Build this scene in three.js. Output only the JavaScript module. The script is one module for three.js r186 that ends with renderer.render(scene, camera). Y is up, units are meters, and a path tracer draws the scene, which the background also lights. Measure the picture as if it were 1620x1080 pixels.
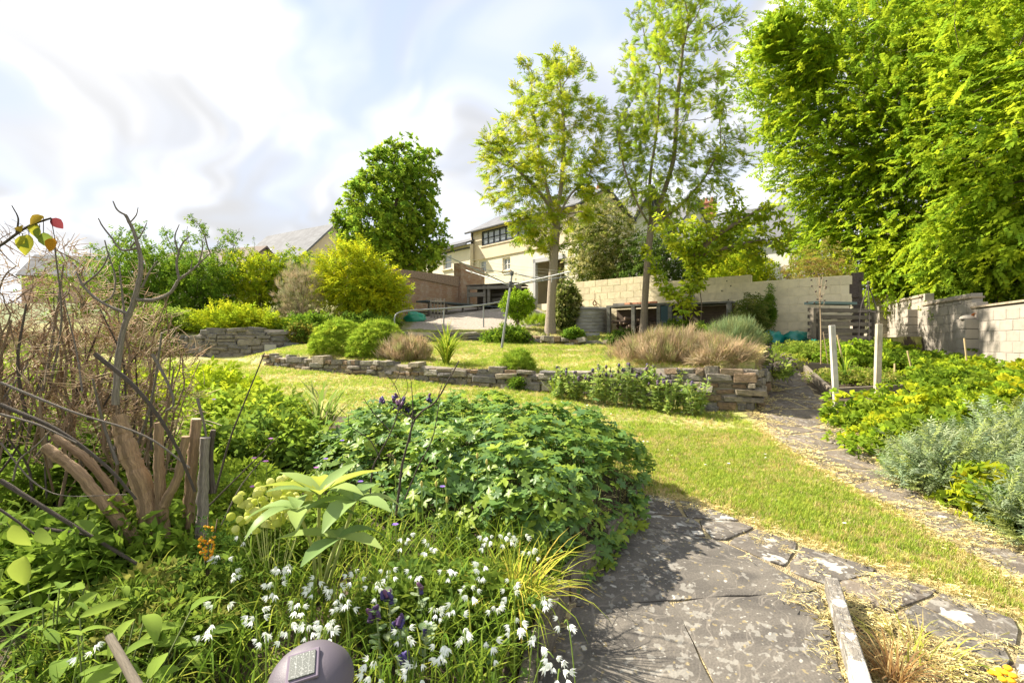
import * as THREE from 'three';
import { mergeGeometries, mergeVertices } from 'three/addons/utils/BufferGeometryUtils.js';
import { ConvexGeometry } from 'three/addons/geometries/ConvexGeometry.js';
import { RoundedBoxGeometry } from 'three/addons/geometries/RoundedBoxGeometry.js';
import { createNoise2D, createNoise3D } from 'simplex-noise';

// ---------------------------------------------------------------- random numbers and noise
function seeded(s) { return () => { s = (s + 0x6d2b79f5) | 0; let t = Math.imul(s ^ (s >>> 15), 1 | s); t = (t + Math.imul(t ^ (t >>> 7), 61 | t)) ^ t; return ((t ^ (t >>> 14)) >>> 0) / 4294967296; }; }
let rnd = seeded(7);
const rr = (a, b) => a + (b - a) * rnd();
const pick = (a) => a[Math.floor(rnd() * a.length)];
const n2 = createNoise2D(seeded(11)), n3 = createNoise3D(seeded(12));
const clamp = THREE.MathUtils.clamp, lerp = THREE.MathUtils.lerp, sstep = (a, b, x) => THREE.MathUtils.smoothstep(x, a, b);
const fbm = (x, y, o = 4) => { let s = 0, a = 0.5; for (let i = 0; i < o; i++) { s += a * n2(x, y); x = x * 2.03 + 7.1; y = y * 2.03 - 3.7; a *= 0.5; } return s; };

// ---------------------------------------------------------------- camera, sky, sun, exposure
const scene = new THREE.Scene();
const EYE = 1.77, FOCAL = 770;                                   // eye height in metres; focal length in photo pixels (1620 x 1080)
const camera = new THREE.PerspectiveCamera(2 * Math.atan(540 / FOCAL) * 180 / Math.PI, 1620 / 1080, 0.05, 900);
camera.position.set(0, EYE, 0);
camera.lookAt(0, EYE, -10);
scene.add(camera);

const SUN = new THREE.Vector3(-0.66, 0.7, -0.27).normalize();
{
  const W = 1024, H = 512, data = new Float32Array(W * H * 4);
  for (let j = 0; j < H; j++) for (let i = 0; i < W; i++) {
    const up = ((j + 0.5) / H - 0.5) * Math.PI, ro = ((i + 0.5) / W - 0.5) * 2 * Math.PI;
    const y = Math.sin(up), x = Math.cos(ro) * Math.cos(up), z = Math.sin(ro) * Math.cos(up);
    const yy = Math.max(y, 0) + 0.16, cx = (x * 0.94 + z * 0.34) / yy, cz = (z * 0.94 - x * 0.34) / yy;
    const wx = cx + 0.5 * fbm(cx * 0.6 + 3, cz * 0.6, 3), wz = cz + 0.5 * fbm(cx * 0.6 - 9, cz * 0.6 + 5, 3);
    // long thin cloud streaks, drawn out along one direction
    const a = wx * 0.82 + wz * 0.57, b = -wx * 0.57 + wz * 0.82;
    let c = 0.6 + 0.75 * fbm(a * 0.3 + 1.7, b * 0.85 + 0.4, 6) + 0.4 * fbm(a * 1.3 + 5, b * 4.0, 5);
    c = clamp(c + 0.35 * (1 - sstep(0, 0.35, y)), 0, 1); c = sstep(0.0, 0.95, c);
    const t = clamp(y, 0, 1), blue = [lerp(0.31, 0.17, t), lerp(0.335, 0.225, t), lerp(0.37, 0.37, t)];
    const toSun = Math.max(0, x * SUN.x + y * SUN.y + z * SUN.z), sh = (1 - 0.4 * sstep(-0.32, 0.35, fbm(a * 0.45 + 8, b * 1.5 + 2, 5))) * (1 + 0.6 * Math.pow(toSun, 8)), white = [0.425 * sh, 0.427 * sh, 0.436 * sh];
    const o = (j * W + i) * 4;
    for (let k = 0; k < 3; k++) data[o + k] = y < -0.02 ? [0.2, 0.21, 0.15][k] : lerp(blue[k], white[k], c);
    data[o + 3] = 1;
  }
  const sky = new THREE.DataTexture(data, W, H, THREE.RGBAFormat, THREE.FloatType);
  sky.mapping = THREE.EquirectangularReflectionMapping; sky.magFilter = THREE.LinearFilter; sky.minFilter = THREE.LinearFilter; sky.needsUpdate = true;
  scene.background = sky; scene.environment = sky;
}
const sun = new THREE.DirectionalLight(new THREE.Color(1, 0.91, 0.76), 4.8);
sun.name = 'sun'; sun.position.copy(SUN).multiplyScalar(60).add(new THREE.Vector3(0, 0, -10)); sun.target.position.set(0, 1, -10);
sun.castShadow = true; sun.shadow.mapSize.set(4096, 4096); sun.shadow.radius = 1.5;
Object.assign(sun.shadow.camera, { left: -30, right: 30, top: 30, bottom: -30, near: 1, far: 140 });
scene.add(sun, sun.target);

const renderer = new THREE.WebGLRenderer({ antialias: true });
renderer.setSize(1024, 682); renderer.shadowMap.enabled = true; renderer.shadowMap.type = THREE.PCFSoftShadowMap;
renderer.toneMapping = THREE.LinearToneMapping; renderer.toneMappingExposure = 3.0;

// ---------------------------------------------------------------- places. x to the right, d metres ahead of the viewer, y up
const V = (x, y, d) => new THREE.Vector3(x, y, -d);
const at = (px, py, d) => V((px - 810) / FOCAL * d, EYE - (py - 540) / FOCAL * d, d);   // a measured sight line at a given distance
const line = (pts) => (x) => {                                   // piecewise linear function through [x, value]
  if (x <= pts[0][0]) return pts[0][1];
  for (let i = 1; i < pts.length; i++) if (x <= pts[i][0]) return lerp(pts[i - 1][1], pts[i][1], (x - pts[i - 1][0]) / (pts[i][0] - pts[i - 1][0]));
  return pts[pts.length - 1][1];
};
const inside = (poly, x, d) => { let c = false; for (let i = 0, j = poly.length - 1; i < poly.length; j = i++) { const [a, b] = poly[i], [e, f] = poly[j]; if ((b > d) !== (f > d) && x < (e - a) * (d - b) / (f - b) + a) c = !c; } return c; };
const edgeDistance = (poly, x, d) => { let m = 1e9; for (let i = 0, j = poly.length - 1; i < poly.length; j = i++) { const [a, b] = poly[i], [e, f] = poly[j], ux = e - a, ud = f - b, t = clamp(((x - a) * ux + (d - b) * ud) / (ux * ux + ud * ud + 1e-9), 0, 1); m = Math.min(m, Math.hypot(x - a - t * ux, d - b - t * ud)); } return m; };

const FRONT = [[-9.4, 13.7], [-7.6, 12.9], [-5.9, 11.9], [-4.5, 11.2], [-2.8, 10.3], [-1.37, 9.6], [0.47, 8.85], [2.2, 7.85], [3.55, 7.1], [4.1, 7.9], [4.4, 8.6], [5.5, 10.5], [6.0, 11.6], [7, 13.2], [30, 13.4]];
const REAR = [[-30, 14.8], [-11, 14.3], [-8.5, 13.6], [-5, 14.4], [-2, 14.8], [0, 14.9], [1.2, 14.0], [3.2, 13.6], [4.6, 12.8], [5.6, 11.9], [6.4, 12.6], [7, 13.3], [30, 13.5]];
const frontAt = line(FRONT), rearAt = line(REAR);
const PATH_NEAR = [[-0.15, 0.6], [0.11, 2.2], [0.32, 2.74], [0.92, 3.71], [1.17, 4.3], [1.55, 4.1], [1.85, 3.66], [2.13, 3.35], [2.36, 3.08], [2.59, 2.89], [2.75, 2.61], [3.6, 1.4], [2.9, 0.9], [2.3, 2.25], [1.9, 2.95], [1.82, 2.86], [1.5, 2.2], [1.2, 0.6]];
const PATH_LONG = [[3.05, 1.0], [3.13, 2.98], [3.07, 3.43], [3.16, 3.93], [3.1, 4.5], [3.1, 5.3], [3.2, 6.0], [3.6, 7.1], [4.1, 7.9], [4.4, 8.6], [5.5, 10.5], [6, 11.6], [6.8, 11.4], [6.1, 10.5], [5.3, 9.0], [4.75, 7.4], [4.3, 6.4], [3.95, 5.5], [3.62, 4.4], [3.48, 3.6], [3.44, 3], [3.4, 1.0]];
const BED = [[-14, -1], [-0.2, -1], [-0.15, 0.6], [0.11, 2.2], [0.32, 2.74], [0.92, 3.71], [1.17, 4.3], [0.95, 4.75], [0.15, 5.35], [-0.8, 5.75], [-2.4, 6.5], [-4.6, 7.4], [-7, 8.4], [-9, 10], [-14, 12]];
const GRAVEL = [[-3.3, 15.1], [-1.8, 14.9], [0.5, 15.6], [1.3, 17], [2.4, 21], [1.5, 24], [-2, 23], [-3.5, 19]];
const lowerY = (x, d) => { const a = 0.1 * Math.max(d, -2); if (d < 6.5) return a; return lerp(a, Math.min(0.65 + lerp(0.21, 0.12, sstep(6.6, 8.2, x)) * (d - 6.5), 2.15 + 0.05 * (d - 13.6)), sstep(3.0, 3.7, x)); };
function groundY(x, d) {
  const bump = 0.02 * n2(x * 0.7, d * 0.7);
  if (d > rearAt(x)) {
    const left = 2.1 + 0.167 * (d - 14.8), right = 1.92 + 0.12 * (d - 14);
    let y = lerp(left, right, sstep(0.2, 2.2, x)); if (x > 6) y = lerp(2.1 + 0.06 * (d - 12), 1.5 + 0.1 * (d - 13.5), sstep(7, 9, x));
    const cap = 4 + 0.035 * Math.max(0, d - 26);
    return Math.min(y, cap) + bump;
  }
  if (d > frontAt(x)) return 0.1 * d + 0.3 * sstep(-7.6, -5.6, x) + 0.3 * sstep(0.9, 2.5, x) * (1 - sstep(9.0, 11.0, d)) + 0.28 * sstep(2.6, 4.5, x) + bump;
  let y = lowerY(x, d) + bump * 0.5;
  if (inside(BED, x, d)) y += 0.2 * sstep(0, 0.12, edgeDistance(BED, x, d)) + 0.05 * n2(x * 1.7, d * 1.7);
  return y;
}

// ---------------------------------------------------------------- names and labels
const used = new Map();
const numbered = (name) => { const n = used.get(name) ?? 0; used.set(name, n + 1); return n ? `${name}_${String(n).padStart(3, '0')}` : name; };
function tag(o, label, category, group, kind) { o.userData.label = label; o.userData.category = category; if (group) o.userData.group = group; if (kind) o.userData.kind = kind; return o; }
function thing(name, label, category, pos = [0, 0, 0], turn = 0, group) {
  const o = new THREE.Group(); o.name = numbered(name); scene.add(o);
  if (pos.isVector3) o.position.copy(pos); else o.position.set(...pos);
  o.rotation.y = turn; return tag(o, label, category, group);
}
function mesh(name, geo, mat, parent = scene) { const m = new THREE.Mesh(geo, mat); m.name = parent === scene ? numbered(name) : name; m.castShadow = m.receiveShadow = true; parent.add(m); return m; }
function structure(name, geo, mat) { const m = mesh(name, geo, mat); m.userData.kind = 'structure'; return m; }
const M4 = () => new THREE.Matrix4();
function frame(pos, dir, up, sx = 1, sy = sx, sz = sx) {         // z along dir, y near up
  const z = dir.clone().normalize(); let x = new THREE.Vector3().crossVectors(up, z); if (x.lengthSq() < 1e-6) x.set(1, 0, 0); x.normalize();
  const y = new THREE.Vector3().crossVectors(z, x);
  return M4().makeBasis(x.multiplyScalar(sx), y.multiplyScalar(sy), z.multiplyScalar(sz)).setPosition(pos);
}
function place(m, mat4) { mat4.decompose(m.position, m.quaternion, m.scale); return m; }
function copies(name, geo, mat, list, parent = scene, colors) {  // many small alike pieces nobody could count
  const m = new THREE.InstancedMesh(geo, mat, list.length); m.name = parent === scene ? numbered(name) : name;
  list.forEach((t, i) => { m.setMatrixAt(i, t); if (colors) m.setColorAt(i, colors[i]); });
  m.castShadow = m.receiveShadow = true; m.userData.kind = 'stuff'; parent.add(m); return m;
}
const col = (r, g, b) => new THREE.Color().setRGB(r, g, b);
const vary = (c, v = 0.25) => { const k = 1.32 * (1 + rr(-v, v)), h = rr(-v, v) * 0.35; return col(c[0] * k * (1 + h), c[1] * k, c[2] * k * (1 - h)); };

// ---------------------------------------------------------------- geometry helpers
class Shape3 {                                                   // collects indexed triangles
  constructor() { this.p = []; this.i = []; this.u = []; this.c = []; }
  v(x, y, z, u = 0, w = 0, c) { this.p.push(x, y, z); this.u.push(u, w); if (c) this.c.push(...c); return this.p.length / 3 - 1; }
  t(a, b, c) { this.i.push(a, b, c); }
  q(a, b, c, d) { this.i.push(a, b, c, a, c, d); }
  tube(pts, radii, sides = 6, cap = true, rough = 0) {
    const N = pts.length, rings = [], tan = new THREE.Vector3(), nx = new THREE.Vector3(0.31, 0.2, 0.93), ny = new THREE.Vector3(); let len = 0;
    for (let k = 0; k < N; k++) {
      tan.subVectors(pts[Math.min(k + 1, N - 1)], pts[Math.max(k - 1, 0)]).normalize();
      nx.addScaledVector(tan, -nx.dot(tan)); if (nx.lengthSq() < 1e-5) nx.set(tan.y, tan.z, tan.x).addScaledVector(tan, -tan.x); nx.normalize(); ny.crossVectors(tan, nx);
      if (k) len += pts[k].distanceTo(pts[k - 1]);
      const r = Array.isArray(radii) ? radii[k] : radii, ring = [];
      for (let s = 0; s <= sides; s++) { const a = s / sides * 2 * Math.PI, q = rough ? r * (1 + rough * (n3(Math.cos(a) * 1.6 + pts[0].x * 40, Math.sin(a) * 1.6, len * 7) + 0.6 * n3(Math.cos(a) * 4, Math.sin(a) * 4 + 9, len * 16))) : r, c = Math.cos(a) * q, e = Math.sin(a) * q; ring.push(s === sides ? ring[0] : this.v(pts[k].x + nx.x * c + ny.x * e, pts[k].y + nx.y * c + ny.y * e, pts[k].z + nx.z * c + ny.z * e, s / sides, len)); }
      rings.push(ring);
    }
    for (let k = 1; k < N; k++) for (let s = 0; s < sides; s++) this.q(rings[k - 1][s], rings[k - 1][s + 1], rings[k][s + 1], rings[k][s]);
    if (cap) for (const k of [0, N - 1]) { const c = this.v(pts[k].x, pts[k].y, pts[k].z, 0.5, 0.5); const rim = rings[k].slice(0, sides).map((q) => this.v(this.p[q * 3], this.p[q * 3 + 1], this.p[q * 3 + 2], 0.5, 0.5)); for (let s = 0; s < sides; s++) k ? this.t(c, rim[s], rim[(s + 1) % sides]) : this.t(c, rim[(s + 1) % sides], rim[s]); }
    return this;
  }
  geo() {
    const g = new THREE.BufferGeometry(); g.setAttribute('position', new THREE.Float32BufferAttribute(this.p, 3)); g.setAttribute('uv', new THREE.Float32BufferAttribute(this.u, 2));
    if (this.c.length) g.setAttribute('color', new THREE.Float32BufferAttribute(this.c, 3));
    g.setIndex(this.i); g.computeVertexNormals(); return g;
  }
}
const tubeGeo = (pts, r, sides = 6) => new Shape3().tube(pts, r, sides).geo();
const smoothPts = (pts, n = 4) => new THREE.CatmullRomCurve3(pts, false, 'centripetal').getPoints((pts.length - 1) * n);
function box(w, h, l, x = 0, y = 0, z = 0, bevel = 0.006) { const g = bevel ? new RoundedBoxGeometry(w, h, l, 1, Math.min(bevel, w / 3, h / 3, l / 3)) : new THREE.BoxGeometry(w, h, l); boxUV(g); g.translate(x, y, z); return g; }
function boxUV(g) { const p = g.attributes.position, n = g.attributes.normal, u = new Float32Array(p.count * 2); for (let i = 0; i < p.count; i++) { const ax = Math.abs(n.getX(i)), ay = Math.abs(n.getY(i)), az = Math.abs(n.getZ(i)); u[i * 2] = ax > ay && ax > az ? p.getZ(i) : p.getX(i); u[i * 2 + 1] = ay >= ax && ay >= az ? p.getZ(i) : p.getY(i); } g.setAttribute('uv', new THREE.BufferAttribute(u, 2)); return g; }
const merged = (list) => mergeGeometries(list.map((g) => { const q = g.index ? g.toNonIndexed() : g; for (const k of Object.keys(q.attributes)) if (!['position', 'normal', 'uv'].includes(k)) q.deleteAttribute(k); if (!q.attributes.uv) q.setAttribute('uv', new THREE.BufferAttribute(new Float32Array(q.attributes.position.count * 2), 2)); return q; }));

// ---------------------------------------------------------------- textures
function texture(n, fn, srgb = true, repeat = 1) {
  const data = new Uint8Array(n * n * 4);
  for (let j = 0; j < n; j++) for (let i = 0; i < n; i++) { const c = fn(i / n, j / n), o = (j * n + i) * 4; for (let k = 0; k < 3; k++) { let x = clamp(c[k], 0, 1); if (srgb) x = x <= 0.0031308 ? x * 12.92 : 1.055 * Math.pow(x, 1 / 2.4) - 0.055; data[o + k] = x * 255; } data[o + 3] = 255; }
  const t = new THREE.DataTexture(data, n, n); t.wrapS = t.wrapT = THREE.MirroredRepeatWrapping; t.magFilter = THREE.LinearFilter; t.minFilter = THREE.LinearMipmapLinearFilter; t.generateMipmaps = true;
  if (srgb) t.colorSpace = THREE.SRGBColorSpace; t.repeat.set(repeat, repeat); t.needsUpdate = true; return t;
}
const grey = (f) => (u, v) => { const x = f(u, v); return [x, x, x]; };
const mix3 = (a, b, t) => [lerp(a[0], b[0], t), lerp(a[1], b[1], t), lerp(a[2], b[2], t)];
const roughStone = texture(512, grey((u, v) => 0.72 + 0.35 * fbm(u * 6, v * 6, 5) + 0.2 * n2(u * 90, v * 90)), true, 1.3);
const stoneBump = texture(512, grey((u, v) => 0.5 + 0.4 * fbm(u * 8 + 3, v * 14, 5) + 0.12 * n2(u * 70, v * 70)), false, 1.3);
const blockMap = texture(512, grey((u, v) => 0.86 + 0.16 * fbm(u * 4, v * 4, 4) + 0.12 * n2(u * 110, v * 110)), true, 0.9);
const blockBump = texture(512, grey((u, v) => 0.5 + 0.3 * n2(u * 120, v * 120) + 0.2 * fbm(u * 10, v * 10, 3)), false, 0.9);
const barkMap = texture(512, grey((u, v) => 0.78 + 0.25 * fbm(u * 9, v * 5, 5) + 0.14 * n2(u * 40, v * 14) + 0.1 * n2(u * 80, v * 80)), true);
const barkBump = texture(512, grey((u, v) => 0.5 + 0.35 * fbm(u * 14, v * 6, 5) + 0.2 * n2(u * 44, v * 14)), false); for (const q of [barkMap, barkBump]) q.repeat.set(1, 1.6);
const woodMap = texture(256, grey((u, v) => 0.72 + 0.3 * fbm(u * 3, v * 26, 4) + 0.12 * n2(u * 8, v * 70)), true, 0.8);
const uprightWood = woodMap.clone(); uprightWood.rotation = Math.PI / 2; uprightWood.needsUpdate = true;
const plasterMap = texture(512, grey((u, v) => 0.92 + 0.1 * fbm(u * 3, v * 3, 5) + 0.04 * n2(u * 60, v * 60)), true, 0.25);

const std = (c, o = {}) => new THREE.MeshStandardMaterial({ color: Array.isArray(c) ? col(...c) : c, roughness: 0.9, ...o });
const leafMat = (c = [1, 1, 1], o = {}) => new THREE.MeshPhysicalMaterial({ color: col(...(c[0] === 1 ? c : c.map((k) => k * 1.28))), roughness: 1, transmission: 0.48, thickness: 0, side: THREE.DoubleSide, specularIntensity: 0, ...o });
const LEAF = leafMat(), PETAL = leafMat([1, 1, 1], { transmission: 0.3, clearcoat: 0 });
const barkMat = (c) => std(c, { map: barkMap, bumpMap: barkBump, bumpScale: 0.006, roughness: 0.95 });
const timber = (c) => std(c, { map: woodMap, roughness: 0.92 });

// ---------------------------------------------------------------- leaf shapes (length along +z, face up +y)
function addLeaf(s, m, len, wid, fold = 0.12, curl = 0.15) {
  const q = new THREE.Vector3(), put = (x, y, z) => { q.set(x, y, z).applyMatrix4(m); return s.v(q.x, q.y, q.z); };
  const a = put(0, 0, 0), l = put(-wid / 2, fold * wid, len * 0.42), r = put(wid / 2, fold * wid, len * 0.42), c = put(0, 0, len * 0.5), e = put(0, -curl * len, len);
  s.t(a, c, l); s.t(a, r, c); s.t(l, c, e); s.t(c, r, e);
}
const XA = new THREE.Vector3(1, 0, 0), YA = new THREE.Vector3(0, 1, 0), ZA = new THREE.Vector3(0, 0, 1);
const randDir = () => { const z = rr(-1, 1), a = rr(0, 6.2832), r = Math.sqrt(1 - z * z); return new THREE.Vector3(r * Math.cos(a), z, r * Math.sin(a)); };
function clusterGeo(n, leaf, wid, spread, seed) {                // leaves springing from the end of a twig, all round
  const keep = rnd; rnd = seeded(seed); const s = new Shape3();
  for (let k = 0; k < n; k++) { const d = randDir(); d.z = Math.abs(d.z) * 0.9 + 0.15; d.y = d.y * 0.6 + 0.1; const p = d.clone().multiplyScalar(spread * rr(0.2, 1)); const dd = d.clone().add(randDir().multiplyScalar(0.5)); dd.y -= 0.25; addLeaf(s, frame(p, dd, YA.clone().add(randDir().multiplyScalar(0.5))), leaf * rr(0.7, 1.15), wid * rr(0.75, 1.1)); }
  rnd = keep; return s.geo();
}
function sprayGeo(n, leaf, wid, len, droop, seed) {              // leaves set left and right along a flat twig
  const keep = rnd; rnd = seeded(seed); const s = new Shape3();
  for (let k = 0; k < n; k++) {
    const t = (k + 0.6) / n, z = t * len, y = -droop * t * t * len, sd = k % 2 ? 1 : -1, dir = new THREE.Vector3(sd * rr(0.6, 1), rr(-0.45, 0.1), rr(0.35, 0.9)); if (k === n - 1) dir.set(0, -0.3, 1);
    addLeaf(s, frame(new THREE.Vector3(0, y, z), dir, YA.clone().add(randDir().multiplyScalar(0.35))), leaf * rr(0.75, 1.1), wid * rr(0.8, 1.1), 0.15, 0.2);
  }
  s.tube([new THREE.Vector3(0, 0, -0.03), new THREE.Vector3(0, -droop * 0.25 * len, len * 0.5), new THREE.Vector3(0, -droop * len, len)], [0.003, 0.002, 0.001], 3, false);
  rnd = keep; return s.geo();
}
function pinnateGeo(n, leaf, wid, len, seed) {                   // several feathered leaves from one point
  const keep = rnd; rnd = seeded(seed); const s = new Shape3();
  for (let f = 0; f < 3; f++) {
    const d0 = randDir(); d0.z = Math.abs(d0.z) + 0.35; d0.y = d0.y * 0.5; d0.normalize(); const m = frame(new THREE.Vector3(), d0, YA);
    for (let k = 0; k < n; k++) { const t = (k + 1) / n, sd = k % 2 ? 1 : -1, p = new THREE.Vector3(0, -0.3 * t * t * len, t * len).applyMatrix4(m), dir = new THREE.Vector3(k === n - 1 ? 0 : sd, -0.35, 0.75).transformDirection(m); addLeaf(s, frame(p, dir, YA.clone().add(randDir().multiplyScalar(0.4))), leaf * rr(0.8, 1.1), wid, 0.1, 0.15); }
  }
  rnd = keep; return s.geo();
}
function lobedGeo(lobes, deep, notch, cup, seed) {               // round lobed leaf, radius about 1, stalk at the origin
  const keep = rnd; rnd = seeded(seed); const s = new Shape3(), c = s.v(0, 0, 0), n = Math.max(14, lobes * 4), rim = [];
  for (let k = 0; k <= n; k++) { const u = k / n, a = (u - 0.5) * (2 * Math.PI - notch), w = lobes === 1 ? Math.max(0.2, Math.cos(a / 2)) : Math.abs(Math.sin(u * lobes * Math.PI)), r = (1 - deep) + deep * Math.pow(w, 0.55) + (k % 2 ? -0.1 : 0.05) * deep * 2; rim.push(s.v(Math.sin(a) * r, cup * r * r * (0.6 + 0.8 * w) + rr(-0.05, 0.05), Math.cos(a) * r)); }
  for (let k = 0; k < n; k++) s.t(c, rim[k], rim[k + 1]);
  rnd = keep; return s.geo();
}
function bladeGeo(bend, seg = 5, tw = 0) {                       // grass or iris blade, 1 long, 1 wide, rising along +z and bending down
  const s = new Shape3(); let y = 0, z = 0; const rows = [];
  for (let k = 0; k <= seg; k++) { const t = k / seg, w = 0.5 * Math.pow(1 - t, 0.6) * (0.75 + 0.5 * Math.sin(Math.min(1, t * 2) * 1.57)); const ang = -bend * t * t; rows.push([s.v(-w, y + w * 0.25, z + tw * t), s.v(w, y + w * 0.25, z)]); y += Math.sin(ang) / seg; z += Math.cos(ang) / seg; }
  for (let k = 0; k < seg; k++) s.q(rows[k][0], rows[k][1], rows[k + 1][1], rows[k + 1][0]);
  return s.geo();
}
const BLADES = [bladeGeo(0.5), bladeGeo(1.1), bladeGeo(1.8), bladeGeo(2.5)];
const oneLeaf = (wid, fold, curl) => { const s = new Shape3(); addLeaf(s, M4(), 1, wid, fold, curl); return s.geo(); };
function longLeafGeo(wid, curl, teeth = 0, seg = 7) {            // lance leaf with a folded midrib and toothed edge, 1 long
  const s = new Shape3(), rows = []; let y = 0, z = 0;
  for (let k = 0; k <= seg; k++) { const t = k / seg, w = wid * 0.5 * Math.pow(Math.sin(Math.PI * Math.pow(t * 0.96 + 0.02, 0.8)), 0.9) * (1 + (k % 2 ? teeth : -teeth)); rows.push([s.v(-w, y + w * 0.35, z), s.v(0, y, z), s.v(w, y + w * 0.35, z)]); const a = -curl * t; y += Math.sin(a) / seg; z += Math.cos(a) / seg; }
  for (let k = 0; k < seg; k++) for (let j = 0; j < 2; j++) s.q(rows[k][j], rows[k + 1][j], rows[k + 1][j + 1], rows[k][j + 1]);
  return s.geo();
}

// ---------------------------------------------------------------- trees: a trunk that grows towards points strewn through its crown
function grow(o) {
  const { trunk, crown, count, step, kill = step * 2, reach = 1e9, tip = 0.007, thick, gravity = 0 } = o, P = [], parent = [];
  trunk.forEach((stem) => { const pts = smoothPts(stem, 6); let prev = o.fork && P.length ? o.forkNode : -1; for (const p of pts) { P.push(p.clone()); parent.push(prev); prev = P.length - 1; } if (o.fork && o.forkNode === undefined) o.forkNode = P.length - 1; });
  const A = []; let guard = 0;
  while (A.length < count && guard++ < count * 40) {
    const e = crown[Math.floor(rnd() * crown.length)], q = randDir().multiplyScalar(Math.pow(rnd(), o.fill ?? 0.45)), p = new THREE.Vector3(e[0] + q.x * e[3], e[1] + q.y * e[4], e[2] + q.z * e[5]);
    if (n3(p.x * 0.55 + 9, p.y * 0.55, p.z * 0.55) * 0.5 + 0.5 < (o.gaps ?? 0) + 0.1 * rnd()) continue;
    if (o.limit && !o.limit(p)) continue; A.push(p);
  }
  const near = A.map(() => -1), dist = A.map(() => 1e9), alive = A.map(() => true);
  const look = (from) => { for (let a = 0; a < A.length; a++) if (alive[a]) for (let k = from; k < P.length; k++) { const d = A[a].distanceToSquared(P[k]); if (d < dist[a]) { dist[a] = d; near[a] = k; } } };
  look(Math.floor(o.from ?? 0)); const dir = new THREE.Vector3();
  for (let it = 0; it < (o.rounds ?? 140); it++) {
    const pull = new Map();
    for (let a = 0; a < A.length; a++) if (alive[a] && dist[a] < reach * reach) { dir.subVectors(A[a], P[near[a]]).normalize(); const q = pull.get(near[a]); q ? q.add(dir) : pull.set(near[a], dir.clone()); }
    if (!pull.size) break; const from = P.length;
    for (const [k, d] of pull) { if (d.lengthSq() < 1e-4) d.copy(randDir()); d.normalize().addScaledVector(randDir(), 0.22); d.y -= gravity; P.push(P[k].clone().addScaledVector(d.normalize(), step)); parent.push(k); }
    look(from); for (let a = 0; a < A.length; a++) if (alive[a] && dist[a] < kill * kill) alive[a] = false;
    if (P.length > 9000) break;
  }
  const kids = P.map(() => []); parent.forEach((q, k) => { if (q >= 0) kids[q].push(k); });
  const tips = new Float64Array(P.length); for (let k = P.length - 1; k >= 0; k--) { if (!kids[k].length) tips[k] = 1; if (parent[k] >= 0) tips[parent[k]] += tips[k]; }
  let most = 2; parent.forEach((q, k) => { if (q < 0) most = Math.max(most, tips[k]); }); const ex = Math.log(most) / Math.log(thick / tip), R = Array.from(tips, (n) => tip * Math.pow(Math.max(1, n), 1 / ex));
  if (o.taper) for (let k = 0; k < 7; k++) R[k] *= 1 + (o.taper - 1) * Math.pow(1 - k / 7, 2);
  const wood = new Shape3(), done = new Uint8Array(P.length);
  for (let k = 0; k < P.length; k++) {
    if (done[k] && k) continue; if (parent[k] >= 0 && done[k]) continue;
    const chain = parent[k] >= 0 ? [parent[k], k] : [k]; done[k] = 1; let c = k;
    while (kids[c].length) { let b = -1; for (const q of kids[c]) if (!done[q] && (b < 0 || tips[q] > tips[b])) b = q; if (b < 0) break; done[b] = 1; chain.push(b); c = b; }
    if (chain.length > 1) wood.tube(chain.map((q) => P[q]), chain.map((q, j) => (j === 0 && parent[k] >= 0 ? R[k] : R[q])), R[k] > 0.06 ? 9 : R[k] > 0.02 ? 6 : 4, parent[k] < 0);
  }
  return { P, parent, kids, R, wood: wood.geo() };
}
function tree(o) {
  const t = thing(o.name, o.label, o.category ?? 'tree', o.trunk[0][0], 0, o.group), b = t.position, g = grow(o);
  g.wood.translate(-b.x, -b.y, -b.z); mesh('trunk', g.wood, barkMat(o.bark), t);
  const mats = [], cols = [], c0 = o.center ?? new THREE.Vector3(...o.crown[0].slice(0, 3));
  for (let k = 0; k < g.P.length; k++) {
    if (g.R[k] > (o.leafBelow ?? 0.02) || g.parent[k] < 0) continue;
    const n = o.perNode ?? 1.5; for (let j = 0; j < n - rnd(); j++) {
      const p = g.P[k].clone().lerp(g.P[g.parent[k]], rnd()).addScaledVector(randDir(), o.loose ?? 0.08), out = p.clone().sub(c0).normalize(), d = g.P[k].clone().sub(g.P[g.parent[k]]).normalize().multiplyScalar(0.6).addScaledVector(out, 0.5).addScaledVector(randDir(), 0.75);
      d.y = d.y * (o.flat ?? 0.8) - (o.hang ?? 0.1); const up = YA.clone().addScaledVector(randDir(), 0.45).addScaledVector(out, 0.25);
      mats.push(frame(p.sub(b), d, up, rr(0.7, 1.2))); cols.push(vary(pick(o.cols), 0.22));
    }
  }
  copies('crown', o.leaf, LEAF, mats, t, cols); return t;
}
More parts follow.
